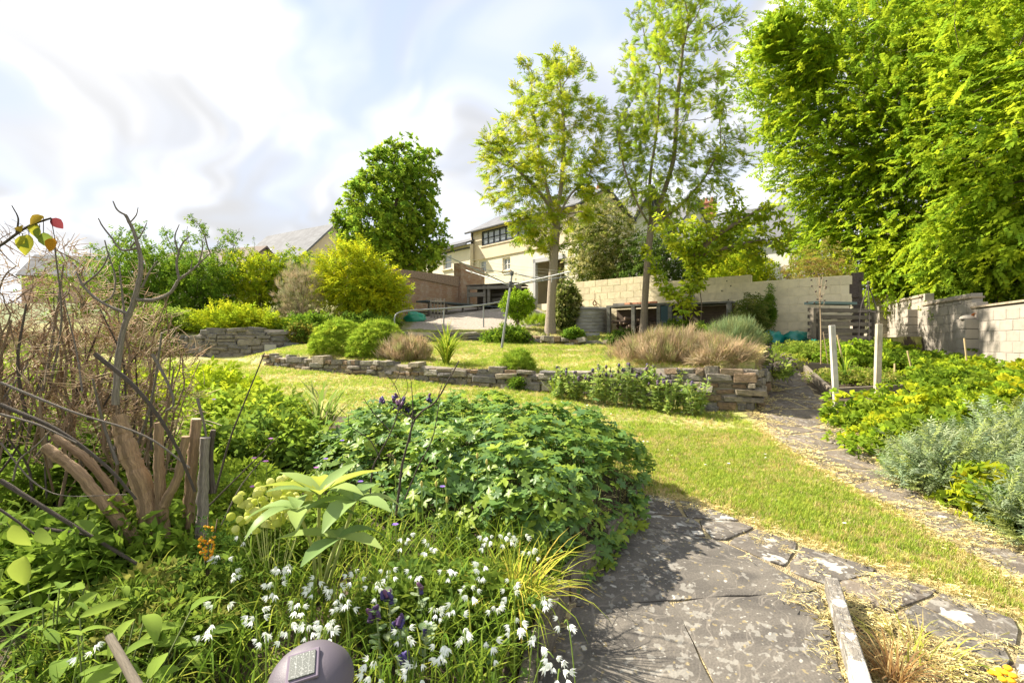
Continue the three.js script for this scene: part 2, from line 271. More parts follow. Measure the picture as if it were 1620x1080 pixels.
// ---------------------------------------------------------------- shrubs: stems and leaf clusters through a lumpy volume
function shrub(o) {
  const y = o.y ?? groundY(o.x, o.d) - 0.02, t = thing(o.name, o.label, o.category ?? 'shrub', V(o.x, y, o.d), 0, o.group), [rx, ry, rz] = o.r, mats = [], cols = [], ph = rr(0, 50), base = o.lift ?? 0;
  for (let k = 0; k < o.n; k++) {
    const q = randDir(); if (!o.round) q.y = Math.abs(q.y); const lump = 1 + (o.lumps ?? 0.22) * n3(q.x * 2.1 + ph, q.y * 2.1, q.z * 2.1) + 0.08 * n3(q.x * 6 + ph, q.y * 6, q.z * 6), f = Math.pow(rnd(), o.fill ?? 0.3) * lump;
    const p = new THREE.Vector3(q.x * rx * f, base + (o.round ? ry : 0) + q.y * ry * f, q.z * rz * f); if (p.y < 0.01) continue;
    const d = q.clone().multiplyScalar(o.outward ?? 0.7).addScaledVector(YA, o.upward ?? 0.35).addScaledVector(randDir(), o.mess ?? 0.7), up = YA.clone().addScaledVector(q, 0.6).addScaledVector(randDir(), 0.4);
    mats.push(frame(p, d, up, rr(0.7, 1.2))); cols.push(vary(pick(o.cols), o.v ?? 0.22));
  }
  if (o.stems) {
    const s = new Shape3(); for (let k = 0; k < o.stems; k++) { const q = randDir(); q.y = Math.abs(q.y) * 0.8 + 0.3; const e = new THREE.Vector3(q.x * rx * 0.8, base + (o.round ? ry : 0) + q.y * ry * 0.75, q.z * rz * 0.8), m = e.clone().multiplyScalar(0.5); m.x *= 0.6; m.z *= 0.6; s.tube([new THREE.Vector3(rr(-0.1, 0.1) * rx, 0, rr(-0.1, 0.1) * rz), m, e], [o.stemR ?? 0.015, (o.stemR ?? 0.015) * 0.7, 0.004], 5, false); }
    mesh('stems', s.geo(), barkMat(o.bark ?? [0.16, 0.12, 0.08]), t).userData.kind = 'stuff';
  }
  copies('foliage', o.leaf, o.mat ?? LEAF, mats, t, cols); return t;
}
// ---------------------------------------------------------------- clumps of blades; each blade a part when they can be told apart
function bladeClump(o) {
  const y = o.y ?? groundY(o.x, o.d) - 0.01, t = thing(o.name, o.label, o.category ?? 'plant', V(o.x, y, o.d), 0, o.group), list = [], cs = [];
  const mats = o.cols.map((c) => leafMat(c)), bs = o.blades ?? BLADES.slice(0, 3);
  for (let k = 0; k < o.n; k++) {
    const a = rr(0, 6.283), lean = Math.pow(rnd(), 0.7) * (o.lean ?? 0.8), dir = new THREE.Vector3(Math.cos(a) * lean, 1, Math.sin(a) * lean), r = o.foot ?? 0.06, p = new THREE.Vector3(Math.cos(a) * r * rnd(), 0, Math.sin(a) * r * rnd()), up = new THREE.Vector3(-Math.cos(a), lean, -Math.sin(a)), L = o.len * rr(0.55, 1.1);
    if (o.parts) place(mesh('blade', pick(bs), pick(mats), t), frame(p, dir, up, o.wid * rr(0.7, 1.2), L, L)); else { list.push(frame(p, dir, up, o.wid * rr(0.7, 1.2), L, L)); cs.push(vary(pick(o.cols), 0.2)); }
  }
  if (!o.parts) { const ix = [[], [], []], cx = [[], [], []]; list.forEach((m, i) => { const k = i % bs.length; ix[k].push(m); cx[k].push(cs[i]); }); bs.forEach((b, k) => { if (ix[k]?.length) copies('blades', b, LEAF, ix[k], t, cx[k]); }); }
  return t;
}

// ================================================================ THE GROUND
const SIZE = 32, X0 = -16, D0 = -2;
function zone(x, d) {
  if (d > rearAt(x)) return inside(GRAVEL, x, d) ? 'gravel_terrace' : 'rear_terrace';
  if (inside(PATH_NEAR, x, d) || inside(PATH_LONG, x, d)) return 'footpath';
  if (d > frontAt(x)) return 'upper_lawn';
  if (inside(BED, x, d)) return 'flower_bed';
  if (x > 3.4) return 'vegetable_plot';
  if (d < 2.95 && x > 1.4 && x < 2.5 && d < 4.9 - x) return 'vegetable_plot';
  return 'lower_lawn';
}
const dryness = (x, d) => clamp(0.42 + 0.75 * fbm(x * 0.55 + 4, d * 0.8, 4) + 0.25 * fbm(x * 3, d * 4, 2), 0, 1);
const straw = [0.56, 0.46, 0.23], turf = [0.29, 0.34, 0.055], soil = [0.075, 0.055, 0.035];
const groundMap = texture(1536, (u, v) => {
  const x = X0 + u * SIZE, d = D0 + v * SIZE, wob = 0.12 * n2(x * 3, d * 3) + 0.05 * n2(x * 11, d * 11), z = zone(x + wob, d + wob * 0.7), g = 0.85 + 0.3 * n2(x * 40, d * 40) * 0.5 + 0.2 * n2(x * 9, d * 9);
  let c;
  if (z === 'gravel_terrace') c = mix3([0.46, 0.4, 0.34], [0.3, 0.25, 0.2], clamp(0.4 + 0.5 * n2(x * 28, d * 28), 0, 1));
  else if (z === 'footpath') c = mix3(straw, [0.2, 0.15, 0.1], clamp(0.45 + 0.6 * fbm(x * 5, d * 5, 3), 0, 1));
  else if (z === 'flower_bed' || z === 'vegetable_plot') c = mix3(soil, [0.16, 0.12, 0.07], clamp(0.3 + 0.6 * fbm(x * 6, d * 6, 3), 0, 1));
  else { let t = dryness(x, d); if (z === 'lower_lawn') { const e = Math.min(edgeDistance(PATH_NEAR, x, d), edgeDistance(PATH_LONG, x, d), Math.max(0, frontAt(x) - d)); t = Math.max(t, 1 - sstep(0.05, 0.3, e + 0.1 * n2(x * 4, d * 4))); } c = mix3(turf, straw, t * 0.8); if (z === 'rear_terrace') c = mix3(c, soil, 0.35); }
  return c.map((k) => k * g);
});
groundMap.wrapS = groundMap.wrapT = THREE.ClampToEdgeWrapping;
const grit = texture(512, grey((u, v) => 0.5 + 0.3 * n2(u * 60, v * 60) + 0.3 * n2(u * 25, v * 25)), false, 40);
const groundMat = std([1, 1, 1], { map: groundMap, bumpMap: grit, bumpScale: 0.012, roughness: 1 });
{
  const N = 256, S = SIZE / N, Y = new Float32Array((N + 1) * (N + 1));
  for (let j = 0; j <= N; j++) for (let i = 0; i <= N; i++) Y[j * (N + 1) + i] = groundY(X0 + i * S, D0 + j * S);
  const parts = new Map();
  for (let j = 0; j < N; j++) for (let i = 0; i < N; i++) {
    const z = zone(X0 + (i + 0.5) * S, D0 + (j + 0.5) * S); if (!parts.has(z)) parts.set(z, { s: new Shape3(), m: new Map() });
    const { s, m } = parts.get(z), v = (a, b) => { const k = b * (N + 1) + a; if (!m.has(k)) m.set(k, s.v(X0 + a * S, Y[k], -(D0 + b * S), a / N, b / N)); return m.get(k); };
    s.q(v(i, j), v(i + 1, j), v(i + 1, j + 1), v(i, j + 1));
  }
  for (const [z, { s }] of parts) structure(z, s.geo(), groundMat);
  // the land around, out to the horizon
  const s = new Shape3(), C = [-400, -250, -150, -90, -55, -35, -24, -16.0, 16.0, 24, 35, 55, 90, 150, 250, 400], D = [-400, -200, -100, -50, -25, -12, -2.0, 30.0, 40, 55, 80, 120, 200, 300, 450], id = [];
  for (const d of D) id.push(C.map((x) => s.v(x, (d <= -2 ? -0.25 + d * 0.02 : groundY(clamp(x, -16, 16), d)) + (d === -2 ? 0.05 : 0) - (x <= -16 || x >= 16 ? 0.02 : 0.01), -d)));
  for (let j = 0; j + 1 < D.length; j++) for (let i = 0; i + 1 < C.length; i++) { if (C[i] === -16 && D[j] === -2) continue; s.q(id[j][i], id[j][i + 1], id[j + 1][i + 1], id[j + 1][i]); }
  structure('hillside', s.geo(), std([0.12, 0.15, 0.05], { roughness: 1 }));
}

// ================================================================ PAVING
const slabTex = (seed, lich, base, base2) => texture(800, (u, v) => {
  const x = u * 3, y = v * 3, w = fbm(x * 0.8 + seed, y * 0.8, 4);
  let c = mix3(base, base2, clamp(0.5 + 0.9 * fbm(x * 1.2 + seed * 3 + w, y * 3.4 - w, 5), 0, 1));
  const fine = n2(x * 60, y * 60) * 0.5 + n2(x * 130 + seed, y * 130) * 0.5; c = c.map((k) => k * (1 + 0.28 * fine)); const vein = Math.abs(fbm((x + y) * 0.7 + seed, (y - x) * 2.6 + w, 4)); if (vein < 0.05) c = mix3(c, [0.27, 0.24, 0.2], 0.5 * (1 - vein / 0.05));
  const sp = fbm(x * 9 + seed, y * 9, 3) + 0.45 * fbm(x * 1.1 - seed, y * 1.1 + 4, 3); if (sp > 0.36 - lich * 0.12) c = mix3(c, [0.3, 0.285, 0.25], 0.5);
  const pt = fbm(x * 2.6 + seed * 7, y * 3.3, 4) + 0.12 * n2(x * 20, y * 20), lim = 0.62 - lich * 0.75; if (pt > lim) c = mix3(c, [0.46, 0.44, 0.39], 0.85 * sstep(0, 0.03, pt - lim));
  const dots = n2(x * 17 + 3 * seed, y * 17); if (dots > 0.86 - lich * 0.05) c = mix3(c, [0.42, 0.4, 0.35], 0.7);
  const ye = fbm(x * 14 + 40, y * 14, 2); if (ye > 0.46) c = mix3(c, [0.42, 0.32, 0.12], 0.35);
  return c;
}, true, 1 / 3);
const slabBump = texture(1024, grey((u, v) => 0.5 + 0.34 * fbm(u * 5, v * 17, 6) + 0.05 * n2(u * 150, v * 150)), false, 1 / 3);
const slabMats = [slabTex(1, 0.02, [0.07, 0.063, 0.055], [0.135, 0.12, 0.1]), slabTex(5, 0.36, [0.08, 0.07, 0.06], [0.14, 0.122, 0.1]), slabTex(9, 0.02, [0.1, 0.083, 0.066], [0.165, 0.135, 0.105])].map((m) => std([1, 1, 1], { map: m, bumpMap: slabBump, bumpScale: 0.014, roughness: 0.92 }));
function clipPoly(poly, px, py, nx, ny) { const out = []; for (let i = 0; i < poly.length; i++) { const a = poly[i], b = poly[(i + 1) % poly.length], da = (a[0] - px) * nx + (a[1] - py) * ny, db = (b[0] - px) * nx + (b[1] - py) * ny; if (da >= 0) out.push(a); if (da * db < 0) { const t = da / (da - db); out.push([lerp(a[0], b[0], t), lerp(a[1], b[1], t)]); } } return out; }
const polyArea = (p) => { let s = 0; for (let i = 0; i < p.length; i++) { const [a, b] = p[i], [c, d] = p[(i + 1) % p.length]; s += a * d - c * b; } return s / 2; };
function shatter(poly, area, out = []) {
  const A = Math.abs(polyArea(poly)); if (poly.length < 3 || A < 0.01) return out;
  if (A < area * rr(0.7, 1.5)) { out.push(poly); return out; }
  let cx = 0, cy = 0, L = 0, lx = 1, ly = 0; poly.forEach(([x, y], i) => { cx += x / poly.length; cy += y / poly.length; const [e, f] = poly[(i + 1) % poly.length], l = Math.hypot(e - x, f - y); if (l > L) { L = l; lx = (e - x) / l; ly = (f - y) / l; } });
  const a = rr(-0.3, 0.3), nx = lx * Math.cos(a) - ly * Math.sin(a), ny = lx * Math.sin(a) + ly * Math.cos(a), px = cx + rr(-0.12, 0.12) * L, py = cy + rr(-0.12, 0.12) * L;
  shatter(clipPoly(poly, px, py, nx, ny), area, out); shatter(clipPoly(poly, px, py, -nx, -ny), area, out); return out;
}
function slab(poly, gap, thick, mat, parent, rise = 0, name = 'paving_slab') {
  if (polyArea(poly) < 0) poly = poly.slice().reverse();
  let cx = 0, cy = 0; poly.forEach(([x, y]) => { cx += x / poly.length; cy += y / poly.length; });
  let pts = []; const n = poly.length;                            // worn outline: corners cut and sides wavy
  for (let i = 0; i < n; i++) { const a = poly[i], b = poly[(i + 1) % n], L = Math.hypot(b[0] - a[0], b[1] - a[1]), m = Math.max(2, Math.ceil(L / 0.12)); for (let k = 0; k < m; k++) { const t = (k + (k === 0 ? 0.25 : 0)) / m; pts.push([lerp(a[0], b[0], t), lerp(a[1], b[1], t)]); } }
  pts = pts.map(([x, y]) => { const r = Math.hypot(x - cx, y - cy), k = 1 - (gap + 0.012 * n2(x * 9, y * 9)) / Math.max(r, 0.05); return [cx + (x - cx) * k, cy + (y - cy) * k]; });
  const s = new Shape3(), N = pts.length, h = (x, y) => groundY(x, y) + rise, y0 = h(cx, cy), top = [], edge = [], low = [];
  const rings = 3, R = []; for (let q = 0; q <= rings; q++) R.push(q === 0 ? [s.v(cx, y0 + thick, -cy, cx, cy)] : pts.map(([x, y]) => { const t = q / rings, X = lerp(cx, x, t), Y = lerp(cy, y, t); return s.v(X, h(X, Y) + thick + 0.006 * n2(X * 4, Y * 4) - (q === rings ? 0.006 : 0), -Y, X, Y); }));
  for (let i = 0; i < N; i++) { const j = (i + 1) % N; s.t(R[0][0], R[1][i], R[1][j]); for (let q = 1; q < rings; q++) s.q(R[q][i], R[q + 1][i], R[q + 1][j], R[q][j]); }
  for (let i = 0; i < N; i++) { const [x, y] = pts[i]; edge.push(s.v(x + (x - cx) * 0.008, h(x, y) + thick - 0.012, -y - (y - cy) * 0.008, x + 0.01, y)); low.push(s.v(x, h(x, y) - 0.06, -y, x + 0.05, y)); }
  for (let i = 0; i < N; i++) { const j = (i + 1) % N; s.q(R[rings][i], edge[i], edge[j], R[rings][j]); s.q(edge[i], low[i], low[j], edge[j]); }
  return mesh(name, s.geo(), mat, parent);
}
{
  rnd = seeded(21); const pathObject = scene.getObjectByName('footpath');
  const near = [[[-0.15, 0.6], [0.11, 2.2], [0.32, 2.74], [1.82, 2.86], [1.5, 2.2], [1.2, 0.6]], [[0.32, 2.74], [0.92, 3.71], [1.5, 3.45], [1.82, 2.86]]];
  for (const q of near) for (const p of shatter(q, 1.5)) slab(p, 0.005, 0.02, slabMats[0], pathObject);
  const cross = [[[0.92, 3.71], [1.17, 4.3], [1.55, 4.1], [1.85, 3.66], [1.5, 3.45]], [[1.5, 3.45], [1.85, 3.66], [2.36, 3.08], [1.86, 2.92]], [[1.9, 2.95], [2.36, 3.08], [2.75, 2.61], [2.3, 2.25]], [[2.3, 2.25], [2.75, 2.61], [3.6, 1.4], [2.9, 0.9]]];
  cross.forEach((q, k) => { for (const p of shatter(q, 0.16)) slab(p, 0.016, 0.018, k < 2 ? slabMats[1] : pick([slabMats[1], slabMats[2], slabMats[0]]), pathObject); });
  for (let k = 0; k < 11; k++) { const L = PATH_LONG.slice(0, 12), R = PATH_LONG.slice(12).reverse(), e = (E, t) => { const f = t * (E.length - 1), i = Math.min(E.length - 2, Math.floor(f)); return [lerp(E[i][0], E[i + 1][0], f - i), lerp(E[i][1], E[i + 1][1], f - i)]; }, t0 = k / 11, t1 = (k + 1) / 11; for (const p of shatter([e(L, t0), e(L, t1), e(R, t1), e(R, t0)], 0.3)) slab(p, 0.03, 0.012, k > 1 && k < 4 && rnd() < 0.3 ? slabMats[1] : slabMats[2], pathObject); }
}

// ================================================================ STONE, BLOCK AND BRICK WALLS
const stoneShapes = []; { rnd = seeded(31); for (let k = 0; k < 14; k++) { const pts = []; for (let i = 0; i < 22; i++) { const q = randDir(), e = 0.22, sq = (t) => Math.sign(t) * Math.pow(Math.abs(t), e) * 0.5; pts.push(new THREE.Vector3(sq(q.x) * rr(0.86, 1.04), sq(q.y) * rr(0.86, 1.02), sq(q.z) * rr(0.85, 1.04))); } for (const sx of [-1, 1]) for (const sy of [-1, 1]) for (const sz of [-1, 1]) pts.push(new THREE.Vector3(sx * rr(0.4, 0.5), sy * rr(0.38, 0.5), sz * rr(0.42, 0.5))); const g = new ConvexGeometry(pts); boxUV(g); const u = g.attributes.uv; for (let i = 0; i < u.count; i++) u.setXY(i, u.getX(i) * 0.35 + k * 0.31, u.getY(i) * 0.13 + k * 0.17); stoneShapes.push(g); } }
const stoneMats = [[0.34, 0.3, 0.24], [0.38, 0.32, 0.23], [0.27, 0.245, 0.215], [0.36, 0.25, 0.155], [0.42, 0.38, 0.31], [0.22, 0.205, 0.19], [0.38, 0.28, 0.18]].map((c) => std(c, { map: roughStone, bumpMap: stoneBump, bumpScale: 0.02, roughness: 0.95 }));
const coreMat = std([0.32, 0.28, 0.22], { roughness: 1 });
function stoneWall(name, label, pts, low, high, o = {}) {       // pts [x, d]; low and high give heights along the length 0..1
  const t = thing(name, label, 'wall', V(pts[0][0], low(0), pts[0][1])), b = t.position, seg = [], put = (m) => place(m, m.userData.at); let L = 0;
  for (let i = 1; i < pts.length; i++) { const l = Math.hypot(pts[i][0] - pts[i - 1][0], pts[i][1] - pts[i - 1][1]); seg.push([L, l, pts[i - 1], pts[i]]); L += l; }
  const spot = (s) => { const q = seg.find((e) => s <= e[0] + e[1]) ?? seg[seg.length - 1], u = clamp((s - q[0]) / q[1], 0, 1); return [lerp(q[2][0], q[3][0], u), lerp(q[2][1], q[3][1], u), (q[3][0] - q[2][0]) / q[1], (q[3][1] - q[2][1]) / q[1]]; };
  const top = high(0), thick = o.thick ?? 0.3, out = o.side ?? 1; let row = 0; const done = [];
  const minY = Math.min(...Array.from({ length: 21 }, (_, k) => low(k / 20))) - 0.06, maxY = Math.max(...Array.from({ length: 21 }, (_, k) => high(k / 20)));
  for (let y = minY; y < maxY + 0.02; row++) {
    const hRow = rr(o.course?.[0] ?? 0.07, o.course?.[1] ?? 0.13);
    for (let s = rr(-0.1, 0); s < L;) {
      const big = rnd() < 0.2, l = (rnd() < 0.3 ? rr(0.09, 0.18) : rr(0.16, 0.42)) * (big ? 1.3 : 1) * (o.scale ?? 1), u = clamp((s + l / 2) / L, 0, 1), h = hRow * rr(0.7, 1.05) * (big ? 1.75 : 1);
      if (y + h * 0.4 > low(u) - 0.03 && y + h * 0.7 < high(u) + rr(-0.02, 0.03)) {
        const [x, d, ux, ud] = spot(s + l / 2), dir = new THREE.Vector3(ux, 0, -ud), nrm = new THREE.Vector3(-ud * -1, 0, 0).set(dir.z, 0, -dir.x).multiplyScalar(-out), off = rr(-0.03, 0.05) + (big ? 0.015 : 0);
        const p = V(x, y + h / 2, d).addScaledVector(nrm, off).sub(b), m = mesh('stone', pick(stoneShapes), pick(o.mats ?? stoneMats), t);
        place(m, frame(p, nrm, YA, l * 1.02, h * 0.98, thick * rr(0.8, 1.05))); m.rotateZ(rr(-0.09, 0.09)); m.rotateY(rr(-0.14, 0.14)); m.rotateX(rr(-0.08, 0.08));
      }
      s += l + 0.006;
    }
    y += hRow + 0.003;
  }
  const s = new Shape3(), n = 40, prev = []; for (let k = 0; k <= n; k++) { const u = k / n, [x, d, ux, ud] = spot(u * L), nn = new THREE.Vector3(-ud, 0, -ux).multiplyScalar(-out), A = V(x, 0, d).addScaledVector(nn, thick * 0.28), B = V(x, 0, d).addScaledVector(nn, -thick * 0.4), y0 = low(u) - 0.1, y1 = high(u) - 0.05; prev.push([s.v(A.x - b.x, y0 - b.y, A.z - b.z), s.v(A.x - b.x, y1 - b.y, A.z - b.z), s.v(B.x - b.x, y1 - b.y, B.z - b.z), s.v(B.x - b.x, y0 - b.y, B.z - b.z)]); if (k) for (let j = 0; j < 3; j++) s.q(prev[k - 1][j], prev[k][j], prev[k][j + 1], prev[k - 1][j + 1]); }
  mesh('wall_core', s.geo(), coreMat, t); return t;
}
{
  rnd = seeded(41); const P = [[-5.95, 11.92], [-4.5, 11.2], [-2.8, 10.3], [-1.37, 9.6], [0.47, 8.85], [2.2, 7.85], [3.52, 7.12]];
  const prof = line([[0, 1.44], [0.13, 1.42], [0.3, 1.37], [0.46, 1.33], [0.66, 1.22], [0.8, 1.3], [0.88, 1.4], [1, 1.42]]), lowp = line([[0, 1.18], [0.13, 1.1], [0.3, 1.02], [0.46, 0.95], [0.66, 0.87], [0.85, 0.77], [1, 0.7]]);
  stoneWall('dry_stone_wall', 'low dry stone wall edging the raised upper lawn, ending at the stony path', P, lowp, prof, {});
  stoneWall('dry_stone_return', 'short dry stone side wall running up beside the sloping path', [[3.54, 7.2], [4.05, 7.95], [4.36, 8.65], [5.0, 9.8]], line([[0, 0.72], [0.4, 1.0], [1, 1.3]]), line([[0, 1.36], [0.6, 1.42], [1, 1.5]]), {});
  stoneWall('retaining_wall', 'dark stone retaining wall overhung by plants, below the gravel terrace', [[-11.2, 14.5], [-9.8, 14.1], [-8.55, 13.55], [-7, 13.9], [-5, 14.35], [-2, 14.75], [0.1, 14.85]], line([[0, 1.3], [0.25, 1.34], [0.45, 1.6], [1, 1.72]]), line([[0, 1.85], [0.12, 1.9], [0.235, 2.0], [0.24, 2.2], [0.4, 2.16], [0.7, 2.1], [1, 2.08]]), { course: [0.07, 0.13], scale: 1.5, mats: [stoneMats[0], stoneMats[2], stoneMats[5], stoneMats[5], stoneMats[0]] });
  const rocks = thing('stone_edging', 'rough low edging of loose stones under the two tall trees', 'edging', V(0.3, 1.75, 14.5));
  const ln = [[0.1, 14.75], [1.2, 13.95], [3.2, 13.55], [4.6, 12.75], [5.3, 12.1]];
  for (let k = 0; k < 46; k++) { const u = k / 46 * 4, i = Math.floor(u), f = u - i, x = lerp(ln[i][0], ln[i + 1][0], f), d = lerp(ln[i][1], ln[i + 1][1], f) - rr(0, 0.15), w = rr(0.14, 0.34), m = mesh('stone', pick(stoneShapes), pick(stoneMats), rocks); m.position.copy(V(x, groundY(x, d - 0.3) + rr(0.03, 0.2), d).sub(rocks.position)); m.scale.set(w, rr(0.09, 0.18), rr(0.16, 0.26)); m.rotation.set(rr(-0.15, 0.15), rr(0, 3), rr(-0.15, 0.15)); }
}
// ---- block walls
const blockGeo = (w) => box(w, 0.207, 0.2, 0, 0, 0, 0.006), blockFull = [0, 1, 2, 3].map((k) => { const g = blockGeo(0.438), u = g.attributes.uv; for (let i = 0; i < u.count; i++) u.setXY(i, u.getX(i) + k * 1.37, u.getY(i) + k * 0.91); return g; }), blockHalf = blockGeo(0.213);
const blockMatsOf = (c) => [0.93, 1, 1.06].map((k) => std(c.map((v) => v * k), { map: blockMap, bumpMap: blockBump, bumpScale: 0.006, roughness: 0.95 }));
function blockWall(t, A, B, low, tops, mats, mortar, thick = 0.2) {   // tops: [[upTo, height]...] along the length in metres
  const dx = B[0] - A[0], dd = B[1] - A[1], L = Math.hypot(dx, dd), ux = dx / L, ud = dd / L, b = t.position, turn = Math.atan2(ud, ux), topAt = (s) => (tops.find((e) => s < e[0]) ?? tops[tops.length - 1])[1];
  const hi = Math.max(...tops.map((e) => e[1])), C = 0.217;
  for (let row = 0; hi - row * C > Math.min(low(0), low(L)) - 0.25; row++) {
    const y = hi - (row + 0.5) * C;
    for (let s = row % 2 ? -0.225 : 0; s < L; s += 0.45) {
      const half = s < 0 || s + 0.45 > L, w = half ? 0.225 : 0.45, s0 = Math.max(s, 0), sm = s0 + w / 2; if (sm > L) continue;
      if (y + C / 2 > topAt(sm) + 0.12 || y < low(sm) - 0.2) continue;
      const m = mesh('block', half ? blockHalf : pick(blockFull), pick(mats), t); m.position.copy(V(A[0] + ux * sm, y, A[1] + ud * sm).sub(b)).add(new THREE.Vector3(rr(-0.002, 0.002), 0, rr(-0.002, 0.002))); m.rotation.y = turn; m.scale.z = thick / 0.2;
    }
  }
  let s0 = 0; const g = []; for (const [e, h] of tops) { const end = Math.min(e, L), y0 = Math.min(low(s0), low(end)) - 0.3, q = new THREE.BoxGeometry(end - s0 - 0.01, h - 0.02 - y0, thick - 0.016); q.rotateY(turn); q.translate(A[0] + ux * (s0 + end) / 2 - b.x, (h - 0.02 + y0) / 2 - b.y, -(A[1] + ud * (s0 + end) / 2) - b.z); g.push(q); s0 = end; }
  mesh('mortar', merged(g), mortar, t); return { ux, ud, L, turn };
}
{
  rnd = seeded(51);
  const cream = blockMatsOf([0.82, 0.71, 0.47]), A = [1.77, 17], B = [8.2, 11.8];
  const t = thing('cream_block_wall', 'cream painted block wall with a stepped top and a broken raw end', 'wall', V(1.77, 1.9, 17));
  blockWall(t, A, B, (s) => 2.2 - s * 0.12, [[3.5, 3.79], [6.02, 3.585], [9, 3.39]], cream, std([0.74, 0.64, 0.43]));
  const e = mesh('broken_end', merged(Array.from({ length: 10 }, (_, k) => box(0.2 * rr(0.7, 1.1), 0.2, 0.21 * rr(0.9, 1.15)).rotateY(0.68).translate(rr(-0.03, 0.05), -0.5 + k * 0.2, rr(-0.03, 0.03)))), std([0.15, 0.115, 0.095], { map: roughStone, bumpMap: stoneBump, bumpScale: 0.03 }), t); e.position.copy(V(8.3, 2.02, 11.72).sub(t.position)); e.userData.label = 'dark bare broken brick end of the wall';
  const holes = merged(Array.from({ length: 4 }, (_, k) => new THREE.CylinderGeometry(0.016, 0.016, 0.02, 8).rotateX(1.57).rotateY(0.68).translate(...V([6.02, 6.1, 5.92, 6.05][k] - 0.07, [3.44, 3.3, 3.18, 2.92][k], [13.56, 13.49, 13.64, 13.53][k] - 0.09).sub(t.position).toArray()))); mesh('fixing_hole', holes, std([0.05, 0.04, 0.03]), t);

  const greyMats = blockMatsOf([0.4, 0.355, 0.295]), cap = std([0.42, 0.34, 0.24], { map: roughStone }), g = thing('grey_block_wall', 'grey concrete block boundary wall stepping down with coping and square pillars', 'wall', V(14.2, 2.0, 20.5));
  const W = (d) => [6 + 0.4 * d, d], k = Math.hypot(0.4, 1), D = [20.6, 17.8, 15.7, 13.2, 10.77, 8.4, 6.0, 4.0], Ht = [3.5, 3.24, 2.98, 2.73, 2.5, 2.27, 2.05];
  const { turn } = blockWall(g, W(20.6), W(4.0), (s) => 1.8 - s * 0.08, Ht.map((h, i) => [(20.6 - D[i + 1]) * k, h]), greyMats, std([0.3, 0.27, 0.23]));
  Ht.forEach((h, i) => { const l = (D[i] - D[i + 1]) * k, [x, d] = W((D[i] + D[i + 1]) / 2), m = mesh('coping', box(l + 0.03, 0.045, 0.26, 0, 0, 0, 0.008), cap, g); m.position.copy(V(x, h + 0.022, d).sub(g.position)); m.rotation.y = turn; });
  for (const [d, top] of [[16.0, 2.92], [13.75, 2.67], [10.7, 2.26], [8.3, 2.02], [6.0, 1.8]]) { const [x] = W(d), p = mesh('pillar', merged(Array.from({ length: 9 }, (_, r) => box(0.44, 0.208, 0.24, 0, -0.108 - r * 0.217, 0, 0.008))), greyMats[r3(d)], g); p.position.copy(V(x - 0.2, top, d + 0.06).sub(g.position)); p.rotation.y = turn; }
  function r3(d) { return Math.floor(d) % 3; }
}
{ // red brick wall, bricks too small to tell apart
  rnd = seeded(61);
  const brickMap = texture(512, (u, v) => { const R = v * 26.67, row = Math.floor(R), q = u * 8.9 + (row % 2) * 0.5, c = Math.floor(q), e = Math.min(q - c, (R - row) * 0.33), k = n2(c * 3.7, row * 5.1), base = mix3([0.34, 0.17, 0.1], [0.42, 0.29, 0.2], clamp(0.5 + 0.5 * k, 0, 1)); const w = fbm(u * 3, v * 3, 4); return mix3(e < 0.05 ? [0.38, 0.31, 0.25] : base, [0.5, 0.42, 0.36], clamp((w - 0.1) * 1.4, 0, 0.6)); }, true, 0.5);
  const m = std([1, 1, 1], { map: brickMap, bumpMap: stoneBump, bumpScale: 0.02 }), t = thing('brick_wall', 'old weathered red brick garden wall with a taller end pier', 'wall', V(-4.9, 2.4, 18.2));
  const run = (A, B, h0, h1, base, th) => { const L = Math.hypot(B[0] - A[0], B[1] - A[1]), q = new THREE.Shape([new THREE.Vector2(0, base), new THREE.Vector2(L, base), new THREE.Vector2(L, h1), new THREE.Vector2(0, h0)]), g = new THREE.ExtrudeGeometry(q, { depth: th, bevelEnabled: true, bevelSize: 0.01, bevelThickness: 0.01, bevelSegments: 1 }); boxUV(g); g.rotateY(Math.atan2(B[1] - A[1], B[0] - A[0])); g.translate(A[0] - t.position.x, -t.position.y, -A[1] - t.position.z); return g; };
  mesh('brickwork', run([-5.6, 17.0], [-2.75, 23.4], 4.35, 4.78, 2.0, 0.3), m, t); mesh('pier', run([-2.78, 23.3], [-1.75, 24.9], 5.5, 5.42, 2.6, 0.42), m, t);
  mesh('coping', run([-5.6, 17.02], [-2.75, 23.42], 4.43, 4.86, 4.36, 0.34).translate(0, 0, 0.02), std([0.4, 0.28, 0.2], { map: roughStone }), t);
}
